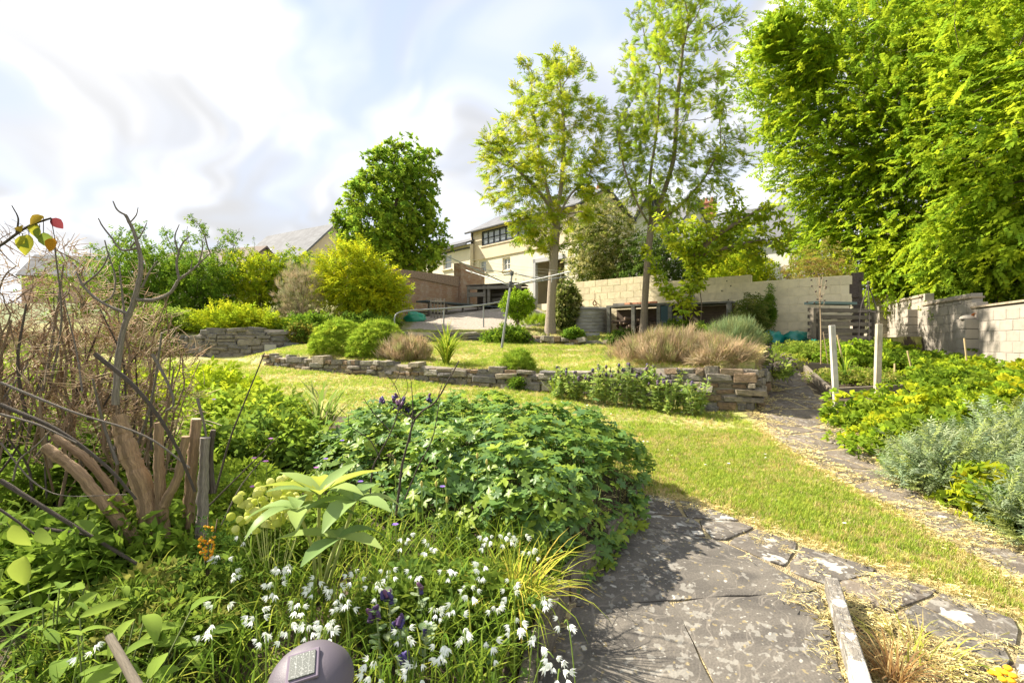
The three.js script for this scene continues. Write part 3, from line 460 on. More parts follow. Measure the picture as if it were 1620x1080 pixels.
// ---- bed kerbs and edging strip
{
  rnd = seeded(71);
  const km = std([0.2, 0.17, 0.13], { map: roughStone, bumpMap: stoneBump, bumpScale: 0.02 }), t = thing('bed_kerb', 'worn stone kerb holding up the flower bed beside the paved path', 'kerb', V(0.1, 0.2, 2.2)), K = [[-0.1, 1.0], [0.11, 2.2], [0.32, 2.74], [0.62, 3.23], [0.92, 3.71], [1.15, 4.28]];
  for (let i = 1; i < K.length; i++) { const [a, b] = K[i - 1], [c, d] = K[i], L = Math.hypot(c - a, d - b), n = Math.max(1, Math.round(L / 0.45)); for (let q = 0; q < n; q++) { const u = (q + 0.5) / n, x = lerp(a, c, u), z = lerp(b, d, u), m = mesh('kerb_stone', box(L / n - 0.012, 0.24, 0.07, 0, 0, 0, 0.014), km, t); m.position.copy(V(x - 0.02, lowerY(x, z) + 0.07 + rr(-0.01, 0.015), z).sub(t.position)); m.rotation.y = Math.atan2(d - b, c - a) + rr(-0.03, 0.03); m.rotation.z = rr(-0.02, 0.02); } }
  const s = mesh('edging_strip', box(1.75, 0.1, 0.07, 0, 0, 0, 0.01), std([1, 1, 1], { map: slabTex(14, 0.7, [0.1, 0.09, 0.08], [0.2, 0.18, 0.15]), bumpMap: slabBump, bumpScale: 0.02 })); s.geometry.attributes.uv.array.forEach((v, i, a) => { a[i] = v * 2; }); s.position.copy(V(1.47, 0.28, 2.02)); s.rotation.y = Math.atan2(1.68, 0.82) + 0.01; s.rotation.z = 0.1; tag(s, 'narrow lichen covered stone edging strip beside the paved path', 'edging');
  const tb = timber([0.24, 0.2, 0.15]), rb = thing('timber_bed_edging', 'weathered timber boards framing the overgrown vegetable bed', 'edging', V(5.0, lowerY(5, 7.66), 7.66));
  for (const [a, b, c, d, h] of [[5.0, 7.66, 5.42, 9.0, 0.16], [5.0, 7.66, 6.6, 7.9, 0.14], [5.42, 9.25, 8.1, 9.4, 0.17]]) { const L = Math.hypot(c - a, d - b), m = mesh('board', box(L, h, 0.06), tb, rb), y0 = lowerY(a, b), y1 = lowerY(c, d); m.position.copy(V((a + c) / 2, (y0 + y1) / 2 + h / 2, (b + d) / 2).sub(rb.position)); m.rotation.set(0, Math.atan2(d - b, c - a), Math.atan2(y1 - y0, L), 'YXZ'); }
}

// ================================================================ BUILDINGS
const slate = std([0.15, 0.155, 0.17], { map: texture(512, (u, v) => { const R = v * 20, row = Math.floor(R), q = u * 14 + (row % 2) * 0.5, c = Math.floor(q), k = 0.85 + 0.2 * n2(c * 2.3, row * 4.1) - ((R - row) < 0.1 || q - c < 0.05 ? 0.25 : 0) + 0.1 * fbm(u * 4, v * 4, 3); return [k, k, k]; }, true, 0.2), roughness: 0.9 });
const render1 = std([0.74, 0.67, 0.52], { map: plasterMap }), render2 = std([0.66, 0.55, 0.4], { map: plasterMap }), whiteRender = std([0.72, 0.69, 0.62], { map: plasterMap }), darkTrim = std([0.03, 0.032, 0.035], { roughness: 0.6 }), whitePaint = std([0.7, 0.68, 0.64], { roughness: 0.6 });
const glass = new THREE.MeshPhysicalMaterial({ color: col(0.25, 0.28, 0.3), roughness: 0.05, metalness: 0, specularIntensity: 1, ior: 1.7 }), orange = std([0.5, 0.22, 0.12], { map: roughStone }), galv = std([0.27, 0.28, 0.285], { metalness: 0.35, roughness: 0.5 });
function wallWith(L, y0, y1, holes, depth) { const s = new THREE.Shape([new THREE.Vector2(0, y0), new THREE.Vector2(L, y0), new THREE.Vector2(L, y1), new THREE.Vector2(0, y1)]); for (const [a, b, c, d] of holes) s.holes.push(new THREE.Path([new THREE.Vector2(a, c), new THREE.Vector2(a, d), new THREE.Vector2(b, d), new THREE.Vector2(b, c)])); const g = new THREE.ExtrudeGeometry(s, { depth, bevelEnabled: false }); g.translate(0, 0, -depth); return boxUV(g); }
function windowAt(t, a, b, c, d, nx, ny, mat, z = -0.12) {      // a frame with bars and one pane for each light
  const f = mesh('window', merged([box(b - a, 0.07, 0.08, (a + b) / 2, c + 0.035, z), box(b - a, 0.07, 0.08, (a + b) / 2, d - 0.035, z), box(0.07, d - c - 0.14, 0.08, a + 0.035, (c + d) / 2, z), box(0.07, d - c - 0.14, 0.08, b - 0.035, (c + d) / 2, z)]), mat, t), bars = [];
  for (let i = 1; i < nx; i++) bars.push(box(0.05, d - c - 0.15, 0.06, lerp(a, b, i / nx), (c + d) / 2, z)); for (let j = 1; j < ny; j++) bars.push(box(b - a - 0.15, 0.035, 0.045, (a + b) / 2, lerp(c, d, j / ny), z)); if (bars.length) mesh('glazing_bars', merged(bars), mat, f);
  for (let i = 0; i < nx; i++) for (let j = 0; j < ny; j++) mesh('pane', box((b - a) / nx - 0.02, (d - c) / ny - 0.02, 0.012, lerp(a, b, (i + 0.5) / nx), lerp(c, d, (j + 0.5) / ny), z - 0.03, 0), glass, f);
  mesh('sill', box(b - a + 0.16, 0.08, 0.2, (a + b) / 2, c - 0.045, 0.0, 0.01), render2, f); return f;
}
function slab3(pts, th, mat, name, t) { const s = new Shape3(), up = new THREE.Vector3().crossVectors(pts[1].clone().sub(pts[0]), pts[2].clone().sub(pts[0])).normalize(), u0 = pts[0].distanceTo(pts[1]), v0 = pts[1].distanceTo(pts[2]), uv = [[0, 0], [u0, 0], [u0, v0], [0, v0]]; const a = pts.map((p, k) => s.v(p.x, p.y, p.z, ...uv[k])), b = pts.map((p, k) => { const q = p.clone().addScaledVector(up, -th); return s.v(q.x, q.y, q.z, ...uv[k]); }); s.q(...a); s.q(b[3], b[2], b[1], b[0]); const g0 = s.geo(), e = new Shape3(); for (let k = 0; k < 4; k++) { const n = (k + 1) % 4, w = (i) => [s.p[i * 3], s.p[i * 3 + 1], s.p[i * 3 + 2]]; e.q(e.v(...w(a[k]), 0, 0), e.v(...w(b[k]), 0, 0.1), e.v(...w(b[n]), 1, 0.1), e.v(...w(a[n]), 1, 0)); } return mesh(name, merged([g0, e.geo()]), mat, t); }
const L3 = (x, y, z) => new THREE.Vector3(x, y, z);
{
  rnd = seeded(81);
  const h = thing('cream_house', 'cream rendered house with a long dark framed window strip and open garage', 'house', V(-2.5, 3.4, 30), -Math.atan2(0.727, 0.687)), L = 8.4;
  mesh('wall', wallWith(L, 0, 3.3, [[0.75, 1.4, 2.5, 3.25], [2.84, 3.5, 2.42, 3.15], [5.4, 7.5, 0.35, 2.75]], 0.25), render1, h);
  mesh('upper_wall', wallWith(L, 3.3, 5.1, [[1.05, 5.2, 4.08, 4.95]], 0.28).translate(0, 0, 0.06), render2, h);
  mesh('side_wall', merged([boxUV(new THREE.BoxGeometry(0.25, 5.1, 4.4).translate(0.125, 2.55, -2.5)), boxUV(new THREE.BoxGeometry(0.25, 5.1, 4.4).translate(L - 0.125, 2.55, -2.5)), boxUV(new THREE.BoxGeometry(L, 5.1, 0.2).translate(L / 2, 2.55, -4.8)), boxUV(new THREE.BoxGeometry(L - 0.6, 0.2, 4.2).translate(L / 2, 3.2, -2.5)), boxUV(new THREE.BoxGeometry(0.2, 3, 4.2).translate(4.6, 1.5, -2.5))]), render1, h);
  windowAt(h, 1.05, 5.2, 4.08, 4.95, 8, 2, darkTrim, 0.0); windowAt(h, 0.75, 1.4, 2.5, 3.25, 1, 2, whitePaint); windowAt(h, 2.84, 3.5, 2.42, 3.15, 2, 2, whitePaint);
  mesh('garage_post', merged([box(0.2, 2.4, 0.2, 5.5, 1.55, 0.05), box(2.1, 0.22, 0.2, 6.45, 2.65, 0.05)]), std([0.4, 0.4, 0.4]), h);
  const za = 0.3, zr = -2.2; slab3([L3(-0.2, 5.07, za), L3(L + 0.2, 5.07, za), L3(L + 0.2, 6.45, zr), L3(-0.2, 6.45, zr)], 0.1, slate, 'roof', h); slab3([L3(L + 0.2, 5.07, -4.9), L3(-0.2, 5.07, -4.9), L3(-0.2, 6.45, zr - 0.01), L3(L + 0.2, 6.45, zr - 0.01)], 0.1, slate, 'roof', h);
  for (const x of [0.12, L - 0.12]) mesh('gable', new THREE.ExtrudeGeometry(new THREE.Shape([new THREE.Vector2(4.6, 5.0), new THREE.Vector2(0.0, 5.0), new THREE.Vector2(2.2, 6.3)]), { depth: 0.2, bevelEnabled: false }).rotateY(Math.PI / 2).translate(x - 0.1, 0, 0), render2, h);
  mesh('gutter', merged([box(L + 0.4, 0.1, 0.1, L / 2, 5.0, 0.36, 0.02), box(0.07, 1.7, 0.07, 0.22, 4.15, 0.12, 0.02)]), darkTrim, h); h.children[h.children.length - 1].userData.label = 'dark gutter and downpipe';
  const steps = thing('shed_extension', 'low cream outbuilding with a grey lean-to roof beside the house', 'outbuilding', V(-7.0, 4.2, 34.2), -Math.atan2(0.727, 0.687)), M = 6.5;
  mesh('wall', wallWith(M, 0, 3.5, [[3.7, 4.6, 2.2, 3.15]], 0.25), render1, steps); windowAt(steps, 3.7, 4.6, 2.2, 3.15, 1, 2, whitePaint); mesh('side_wall', boxUV(new THREE.BoxGeometry(0.25, 3.5, 4).translate(0.13, 1.75, -2.3)), render1, steps);
  slab3([L3(-0.2, 3.55, 0.35), L3(M, 3.55, 0.35), L3(M, 4.9, -3.2), L3(-0.2, 4.9, -3.2)], 0.1, slate, 'roof', steps); mesh('fascia', merged([box(M + 0.1, 0.1, 0.08, M / 2, 3.42, 0.34, 0.01), box(M - 2.4, 0.08, 0.06, M / 2 + 1.2, 3.25, 0.05, 0.01)]), darkTrim, steps);

  function house(name, label, x, y, d, turn, w, l, wallH, roofH, wall, o = {}) {   // pitched roof along local x, gable towards local +x
    const t = thing(name, label, 'house', V(x, y, d), turn, 'houses beyond the garden');
    mesh('wall', merged([boxUV(new THREE.BoxGeometry(l, wallH, w).translate(0, wallH / 2, 0))]), wall, t);
    mesh('gable', new THREE.ExtrudeGeometry(new THREE.Shape([new THREE.Vector2(-w / 2, wallH), new THREE.Vector2(w / 2, wallH), new THREE.Vector2(0, wallH + roofH)]), { depth: l - 0.1, bevelEnabled: false }).rotateY(Math.PI / 2).translate(-l / 2 + 0.05, 0, 0), wall, t);
    const e = 0.3, k = roofH / (w / 2); for (const sg of [1, -1]) slab3([L3(-sg * (l / 2 + e), wallH - e * k, sg * (w / 2 + e)), L3(sg * (l / 2 + e), wallH - e * k, sg * (w / 2 + e)), L3(sg * (l / 2 + e), wallH + roofH + 0.08, 0), L3(-sg * (l / 2 + e), wallH + roofH + 0.08, 0)], 0.12, o.roof ?? slate, 'roof', t);
    const rf = t.children.find((c) => c.name === 'roof');
    for (const c of o.chimneys ?? []) { const ch = mesh('chimney', merged([box(1.3, 1.5, 0.7, c, wallH + roofH + 0.45, 0, 0.02), box(1.45, 0.15, 0.85, c, wallH + roofH + 1.1, 0, 0.02), ...[-0.45, 0, 0.45].map((q) => new THREE.CylinderGeometry(0.1, 0.13, 0.4, 8).translate(c + q, wallH + roofH + 1.35, 0))]), orange, rf); ch.userData.label = 'orange brick chimney stack with pots'; }
    if (o.bars) mesh('bargeboard', merged([1, -1].map((sg) => box(0.1, 0.22, Math.hypot(w / 2 + e, roofH + e * k), 0, 0, 0, 0.01).rotateX(sg * Math.atan2(roofH, w / 2)).translate(l / 2 + e, wallH + roofH / 2 - e * k / 2, sg * (w / 2 + e) / 2)).concat([box(0.08, roofH * 0.7, 0.12, l / 2 + e, wallH + roofH * 0.5, 0, 0.01)])), darkTrim, t);
    for (const [z, yy] of o.windows ?? []) mesh('window', merged([box(0.06, 1.2, 0.9, l / 2 + 0.04, yy, z, 0.01)]), glass, t);
    for (const q of o.lights ?? []) { const s = mesh('skylight', box(0.8, 0.06, 1.1, 0, 0, 0, 0.01), whitePaint, rf); s.position.set(q, wallH + roofH * 0.45, w * 0.275 + 0.06); s.rotation.x = Math.atan2(roofH, w / 2); const p = mesh('pane', box(0.66, 0.02, 0.95, 0, 0.03, 0, 0), glass, s); p.receiveShadow = true; }
    return t;
  }
  house('gabled_house', 'house gable with dark bargeboards and an orange chimney beyond the cream house', 6.5, 4.0, 30.5, -1.1, 2.8, 6, 4.5, 2.0, whiteRender, { bars: true, chimneys: [-1.8] });
  house('terraced_house', 'slate roofed terraced house with a wide orange chimney behind the gable', 10.2, 4.4, 38, -0.9, 6, 9, 4.8, 2.6, whiteRender, { chimneys: [-1.2] });
  house('terraced_house', 'slate roofed terraced house glimpsed above the small leafy tree', 14.4, 4.6, 42, -0.9, 6, 9, 4.8, 2.6, render1, { chimneys: [-1.5] });
  house('white_house', 'white gable end house peeping out beside the big bright green tree', 17.8, 4.2, 37, -0.75, 6, 8, 4.6, 2.9, whiteRender, { chimneys: [-3], windows: [[-1, 3.4], [1.2, 3.4]] });
  house('slate_house', 'grey slate house roof with two skylights behind the yellow green bush', -16.6, 2.2, 38, -0.55, 7.5, 8, 4.6, 3.6, render2, { lights: [-2.6, -1.2] });
  house('brown_roofed_house', 'low house with a dull brown roof behind the tall hedge', -22, 1.9, 36, -0.3, 7, 9, 4.0, 2.6, render2, { roof: std([0.2, 0.15, 0.12], { map: roughStone }) });
  house('distant_house', 'distant pink walled house top behind the dead twiggy hedge', -43, 1.5, 48, 0.3, 5, 6, 6.6, 2.0, std([0.5, 0.33, 0.27]), {});
}

// ================================================================ THINGS AROUND THE UPPER TERRACE
{
  rnd = seeded(91);
  const tubes = (name, list, mat, t) => mesh(name, merged(list.map(([p, r, n]) => tubeGeo(p.map((q) => q.clone().sub(t.position)), r, n ?? 8))), mat, t);
  // rotary washing line, leaning a little
  const base = V(-0.28, groundY(-0.28, 12.8) - 0.05, 12.8), hub = V(-0.04, 3.24, 12.8), top = V(0.0, 3.57, 12.8), r = thing('rotary_washing_line', 'grey rotary washing line standing slightly tilted on the upper lawn', 'washing line', base);
  tubes('pole', [[[base, hub, top], [0.032, 0.03, 0.024], 10]], galv, r); tubes('hub', [[[V(-0.05, 3.2, 12.8), V(-0.03, 3.34, 12.8)], 0.055, 10]], std([0.08, 0.08, 0.085]), r); tubes('top_cap', [[[V(-0.01, 3.5, 12.8), V(0.005, 3.62, 12.8)], 0.045, 10]], std([0.08, 0.08, 0.085]), r);
  const ends = [V(-1.72, 3.95, 12.2), V(1.42, 3.46, 11.75), V(1.6, 3.62, 13.9), V(-1.35, 3.86, 14.3)];
  for (const e of ends) { tubes('arm', [[[hub, e], 0.017, 8]], galv, r); const m = hub.clone().lerp(e, 0.55); tubes('strut', [[[top, m], 0.01, 6]], galv, r); }
  const cord = []; for (const f of [0.4, 0.55, 0.7, 0.85, 0.98]) for (let k = 0; k < 4; k++) { const a = hub.clone().lerp(ends[k], f), b = hub.clone().lerp(ends[(k + 1) % 4], f), m = a.clone().lerp(b, 0.5); m.y -= 0.05; cord.push([[a, m, b], 0.003, 3]); } tubes('clothes_line', cord, std([0.55, 0.56, 0.55]), r);
  for (let k = 0; k < 14; k++) { const a = ends[k % 4], b = ends[(k + 1) % 4], p = hub.clone().lerp(a, 0.7).lerp(hub.clone().lerp(b, 0.7), rr(0.2, 0.8)); p.y -= 0.07; const g = mesh('clothes_peg', box(0.016, 0.09, 0.012), std(pick([[0.4, 0.3, 0.15], [0.1, 0.1, 0.12], [0.5, 0.5, 0.5]])), r); g.position.copy(p.sub(r.position)); }
  // handrail
  const hr = thing('handrail', 'curved galvanised tube handrail along the edge of the gravel terrace', 'handrail', V(-3.55, 1.75, 14.6)), rail = smoothPts([at(625, 528, 14.7), at(625, 500, 14.7), at(632, 494, 14.75), at(702, 488, 15.1), at(765, 482, 15.6), at(803, 475, 16.3)], 5);
  tubes('rail', [[rail, 0.024, 8]], galv, hr); for (const [x, y0, y1, d] of [[702, 525, 488, 15.1], [765, 523, 482, 15.6]]) tubes('post', [[[at(x, y0, d), at(x, y1, d)], 0.022, 8]], galv, hr);
  // timber bench and lean-to of boards against the house
  const grey1 = timber([0.3, 0.27, 0.23]), grey2 = timber([0.16, 0.14, 0.12]);
  const bay = thing('timber_lean_to', 'weathered open timber lean-to filled with boards against the cream house', 'lean-to', V(-2.0, 2.9, 22.5), -0.28);
  mesh('roof_board', box(2.6, 0.05, 1.4, 1.3, 1.42, -0.4).rotateZ(0.02), grey2, bay); for (const x of [0.06, 0.85, 1.05, 2.5]) mesh('post', box(0.12, 1.5, 0.12, x, 0.7, 0.2), grey1, bay); mesh('rail', merged([box(2.5, 0.14, 0.05, 1.3, 1.3, 0.28), box(0.9, 0.2, 0.04, 0.45, 1.0, 0.26)]), grey1, bay); mesh('back_board', box(2.5, 1.4, 0.05, 1.3, 0.7, -1.0), grey2, bay); for (let k = 0; k < 5; k++) { const m = mesh('plank', box(1.4, 0.12, 0.05), pick([grey1, grey2]), bay); m.position.set(1.75, 0.35 + k * 0.17, -0.2 + rr(-0.2, 0.2)); m.rotation.z = rr(-0.12, 0.12); }
  const ramp = thing('ramp_wall', 'low sloping concrete ramp edge climbing to the garage', 'ramp', V(-1.7, 2.55, 19.5), 0.0); { const s = new Shape3(), a = [[-1.9, 2.7, 19.6], [1.1, 3.7, 21.6]], q = [[0, 0.28], [0, 0]]; const P = a.map(([x, y, d]) => [V(x, y, d), V(x, y - 0.5, d), V(x - 0.15, y, d + 0.25)].map((p) => p.sub(ramp.position))); const id = P.map((p) => p.map((v) => s.v(v.x, v.y, v.z, v.x, v.y))); s.q(id[0][1], id[1][1], id[1][0], id[0][0]); s.q(id[0][0], id[1][0], id[1][2], id[0][2]); mesh('concrete', s.geo(), std([0.4, 0.36, 0.3], { map: blockMap }), ramp); }
  // work benches with a tarpaulin below the brick wall
  const tb = thing('work_bench', 'long dark slatted bench with clutter at the foot of the brick wall', 'bench', V(-3.4, 2.55, 18.6), 0.9); mesh('bench_top', box(5, 0.06, 0.6, 2.4, 0.75, 0), std([0.07, 0.09, 0.1]), tb); for (let k = 0; k < 6; k++) mesh('leg', box(0.07, 0.75, 0.07, 0.1 + k * 0.92, 0.36, 0.22), grey2, tb); mesh('shelf', box(5, 0.04, 0.5, 2.4, 0.35, -0.03), grey2, tb);
  const fence = (name, label, x, d, w, h, n, turn) => { const t = thing(name, label, 'hurdle', V(x, groundY(x, d), d), turn); for (let k = 0; k < n; k++) mesh('slat', box(0.05, h, 0.03, -w / 2 + k * w / (n - 1), h / 2, 0), grey1, t); for (const y of [0.15, 0.85]) mesh('rail', box(w, 0.06, 0.035, 0, h * y, 0.035), grey1, t); };
  fence('slatted_hurdle', 'small grey slatted timber hurdle leaning by the brick wall', -4.45, 17.0, 0.75, 0.72, 6, 0.2); fence('slatted_hurdle', 'pale slatted crate side standing beside the green tarpaulin', -2.75, 18.0, 0.5, 0.72, 5, -0.1);
  const crumple = (name, label, cat, x, y, d, sx, sy, sz, c, seed) => { const g = new THREE.IcosahedronGeometry(1, 3), p = g.attributes.position, q = new THREE.Vector3(); for (let i = 0; i < p.count; i++) { q.fromBufferAttribute(p, i); const k = 1 + 0.28 * n3(q.x * 1.8 + seed, q.y * 1.8, q.z * 1.8) + 0.14 * Math.abs(n3(q.x * 5 + seed, q.y * 5, q.z * 5)); p.setXYZ(i, q.x * k * sx, Math.max(q.y * k, -0.55) * sy + sy * 0.5, q.z * k * sz); } const s = mergeVertices((() => { g.deleteAttribute('normal'); g.deleteAttribute('uv'); return g; })()); s.computeVertexNormals(); const m = mesh(name, s, new THREE.MeshPhysicalMaterial({ color: col(...c), roughness: 0.4, clearcoat: 0.3 })); m.position.copy(V(x, y, d)); tag(m, label, cat); return m; };
  crumple('green_tarpaulin', 'crumpled green tarpaulin heap under the bench by the brick wall', 'tarpaulin', -3.45, 2.45, 17.2, 0.36, 0.24, 0.25, [0.02, 0.3, 0.2], 3);
  crumple('green_sack', 'shiny green plastic sack beside the pallet stack and path', 'sack', 6.35, 1.7, 11.85, 0.24, 0.22, 0.2, [0.01, 0.24, 0.2], 8); crumple('green_sack', 'wide green plastic sack slumped against the wooden pallets', 'sack', 6.85, 1.72, 11.7, 0.26, 0.2, 0.2, [0.01, 0.22, 0.17], 15); crumple('green_sack', 'small green bag scrap showing at the foot of the pallets', 'sack', 6.65, 1.5, 10.7, 0.12, 0.2, 0.1, [0.01, 0.24, 0.16], 25);
  crumple('green_sheet', 'flat green plastic sheet in front of the white tub by the log store', 'sheet', 4.55, 2.0, 14.0, 0.5, 0.16, 0.3, [0.02, 0.25, 0.16], 31);
  // water tank
  const tk = thing('water_tank', 'squat round ribbed galvanised water tank by the cream wall', 'water tank', V(2.45, 1.95, 15.6)), prof = []; for (let k = 0; k <= 22; k++) prof.push(new THREE.Vector2(0.68 + 0.012 * Math.sin(k * 2.1), k * 0.036)); prof.push(new THREE.Vector2(0.7, 0.81), new THREE.Vector2(0.62, 0.84), new THREE.Vector2(0.001, 0.86)); const g2 = new THREE.LatheGeometry(prof, 28); mesh('tank_body', g2, std([0.34, 0.33, 0.29], { metalness: 0.35, roughness: 0.6, map: roughStone }), tk); mesh('lid', new THREE.CylinderGeometry(0.64, 0.7, 0.06, 28).translate(0, 0.86, 0), std([0.5, 0.48, 0.42], { map: roughStone }), tk);
  // log store with shelves
  const ls = thing('log_store', 'dark timber log store with open bays and bricks on top', 'log store', V(3.1, 2.02, 15.05), Math.atan2(-5.2, 6.43)), gp = timber([0.17, 0.165, 0.14]); for (const x of [0.05, 0.85, 1.62, 1.95, 3.5]) mesh('post', box(0.11, 0.92, 0.1, x, 0.45, 0.3), gp, ls); mesh('back_board', box(3.5, 0.85, 0.03, 1.78, 0.43, -0.25), std([0.13, 0.09, 0.06], { map: woodMap }), ls); mesh('top_board', merged([box(1.85, 0.07, 0.7, 0.9, 0.94, 0), box(1.75, 0.06, 0.7, 2.7, 0.9, 0)]), gp, ls); mesh('door', box(0.3, 0.88, 0.03, 1.79, 0.44, 0.31), std([0.03, 0.06, 0.07]), ls);
  ls.scale.y = 0.86; const lg = barkMat([0.2, 0.14, 0.1]); for (let k = 0; k < 26; k++) { const m = mesh('log', tubeGeo([L3(0, 0, -0.3), L3(rr(-0.05, 0.05), rr(-0.04, 0.04), 0.28)], [rr(0.02, 0.05), rr(0.02, 0.045)], 7), lg); scene.remove(m); m.name = numbered('firewood_log'); scene.add(m); const lx = (k % 2 ? rr(0.15, 0.78) : rr(0.95, 1.55)), q = L3(lx, 0.06 + Math.floor(k / 5) * 0.075, rr(-0.02, 0.06)).applyAxisAngle(YA, ls.rotation.y).add(ls.position); m.position.copy(q); m.rotation.set(rr(-0.2, 0.2), ls.rotation.y + rr(-0.7, 0.7), rr(-0.2, 0.2)); tag(m, 'rough split firewood log in the bay of the log store', 'log', 'logs in the store'); }
  for (let k = 0; k < 7; k++) { const m = mesh('loose_brick', box(0.21, 0.065, 0.1, 0, 0, 0, 0.008), k < 2 ? stoneMats[2] : orange), q = L3(0.2 + k * 0.2, 0.875, 0.12 + rr(-0.05, 0.05)).applyAxisAngle(YA, ls.rotation.y).add(ls.position); m.position.copy(q); m.rotation.y = ls.rotation.y + rr(-0.3, 0.3); tag(m, k < 2 ? 'grey stone slab piece lying on the log store top' : 'orange brick lying on the log store top', 'brick', k < 2 ? 'grey pieces on the log store' : 'bricks on the log store'); }
  const lathe = (name, label, cat, pos, pts, mat, n = 20) => { const m = mesh(name, new THREE.LatheGeometry(pts.map(([a, b]) => new THREE.Vector2(a, b)), n), mat); m.position.copy(pos); tag(m, label, cat); return m; };
  lathe('white_tub', 'white plastic tub beside the log store under the cream wall', 'tub', V(4.85, 2.16, 14.1), [[0.001, 0], [0.17, 0], [0.19, 0.32], [0.2, 0.33], [0.19, 0.35], [0.18, 0.33], [0.16, 0.03], [0.001, 0.02]], std([0.6, 0.58, 0.6], { roughness: 0.5 })); lathe('small_can', 'small pale can standing on the dark log store board', 'can', V(5.15, 2.84, 13.98), [[0.001, 0], [0.1, 0], [0.1, 0.24], [0.09, 0.26], [0.001, 0.25]], galv);
  // coil of rope hanging from a nail, and a leaning white stick
  const rc = thing('rope_coil', 'coil of rope hanging on the cream wall above the tank', 'rope', V(2.72, 3.45, 16.08)); mesh('rope', new THREE.TorusGeometry(0.075, 0.022, 8, 22).rotateY(0.68).translate(0, -0.42, 0.06), std([0.22, 0.15, 0.09]), rc); mesh('string', tubeGeo([L3(0, 0, 0.04), L3(0, -0.2, 0.05), L3(0, -0.36, 0.05)], 0.006, 5), std([0.3, 0.22, 0.13]), rc);
  const st = mesh('white_stick', tubeGeo([at(938, 520, 15.0), at(946, 490, 15.1)], 0.018, 6), whitePaint); tag(st, 'white stick leaning between the water tank and log store', 'stick');
  const drop = mesh('grey_slab_step', box(0.42, 0.09, 0.3), std([0.36, 0.36, 0.36], { map: roughStone })); drop.position.copy(V(2.3, 1.97, 14.05)); tag(drop, 'flat grey slab lying on the loose stone edging', 'slab');
  // pallets
  const pl = thing('pallet_stack', 'grey wooden pallets stood on edge in front of the cream wall', 'pallet', V(6.75, 1.62, 11.0), 0.22), pm = [timber([0.26, 0.22, 0.17]), timber([0.2, 0.17, 0.13]), timber([0.32, 0.28, 0.23])];
  for (let k = 0; k < 6; k++) { mesh('slat', box(1.55, 0.085, 0.025, 0.8, 0.08 + k * 0.155, 0.1), pick(pm), pl); mesh('slat', box(1.55, 0.085, 0.025, 0.8, 0.1 + k * 0.155, -0.1), pick(pm), pl); } for (const x of [0.08, 0.45, 0.85, 1.2, 1.52]) for (let k = 0; k < 6; k++) mesh('block', box(0.09, 0.09, 0.14, x, 0.08 + k * 0.155 + rr(-0.01, 0.01), 0), pick(pm), pl); for (const x of [-0.08, 0.06]) mesh('upright', box(0.07, 0.95, 0.09, x, 0.42, 0.16), pm[1], pl); mesh('end_board', box(0.05, 0.9, 0.16, 1.66, 0.42, 0.05), pm[0], pl); mesh('top_cover', box(1.15, 0.06, 0.3, 0.55, 1.02, 0), std([0.14, 0.2, 0.19]), pl);
  const ob = thing('garden_obelisk', 'rusty wire obelisk plant support standing by the pallets', 'plant support', V(7.55, 1.5, 10.3)), ot = L3(0, 1.5, 0), wires = []; for (let k = 0; k < 6; k++) { const a = k / 6 * 6.283, q = L3(Math.cos(a) * 0.16, 0.95, Math.sin(a) * 0.16), f = L3(Math.cos(a) * 0.2, 0, Math.sin(a) * 0.2); wires.push(tubeGeo(smoothPts([f, q, L3(Math.cos(a) * 0.07, 1.25, Math.sin(a) * 0.07), ot], 3), 0.008, 5)); } for (const y of [0.35, 0.9]) wires.push(new THREE.TorusGeometry(0.175, 0.007, 5, 20).rotateX(1.5708).translate(0, y, 0)); mesh('wire', merged(wires), std([0.07, 0.06, 0.055], { metalness: 0.5, roughness: 0.7 }), ob); mesh('finial', new THREE.SphereGeometry(0.03, 10, 8).translate(0, 1.52, 0), std([0.07, 0.06, 0.055]), ob);
  // posts, canes
  const post = (name, label, x, d, h, w, lean, mat, cat = 'post') => { const m = mesh(name, box(w, h, w * 0.7, 0, h / 2, 0, 0.006), mat); m.position.copy(V(x, groundY(x, d) - 0.05, d)); m.rotation.z = lean; tag(m, label, cat); };
  post('white_post', 'tall thin white timber post at the corner of the vegetable bed', 4.58, 6.85, 1.33, 0.072, 0.055, std([0.66, 0.61, 0.54], { map: uprightWood })); post('white_post', 'shorter pale timber post standing among the yellow green plants', 5.74, 7.65, 1.2, 0.085, -0.03, std([0.62, 0.53, 0.4], { map: uprightWood }));
  for (const [n, x0, y0, x1, y1, d] of [['leaning back in the vegetable bed', 1338, 590, 1325, 530, 8.6], ['propped beside the shorter timber post', 1444, 590, 1436, 555, 8.4], ['short and upright among the weeds', 1416, 598, 1416, 575, 8.2], ['leaning in front of the grey block wall', 1530, 570, 1526, 535, 8.6]]) tag(mesh('bamboo_cane', tubeGeo([at(x0, y0, d), at(x1, y1, d)], 0.014, 6), std([0.5, 0.38, 0.2])), 'dry bamboo cane ' + n, 'cane');
  // broken pot on the pillar
  const pp = V(10.08, 2.26, 10.7), pot = thing('broken_pot', 'white and orange broken pot shards lying on the wall pillar', 'pot', pp); mesh('white_shard', new THREE.SphereGeometry(0.13, 12, 8, 0, 6.283, 0, 1.5).scale(1.2, 0.7, 0.9).translate(-0.06, 0.0, 0), std([0.6, 0.52, 0.42]), pot); mesh('orange_shard', merged([new THREE.CylinderGeometry(0.08, 0.05, 0.2, 12, 1, true, 0, 3.6).rotateZ(1.5).translate(0.14, 0.05, 0.05), box(0.14, 0.03, 0.1, 0.24, 0.03, 0.05)]), std([0.6, 0.22, 0.07], { side: THREE.DoubleSide }), pot);
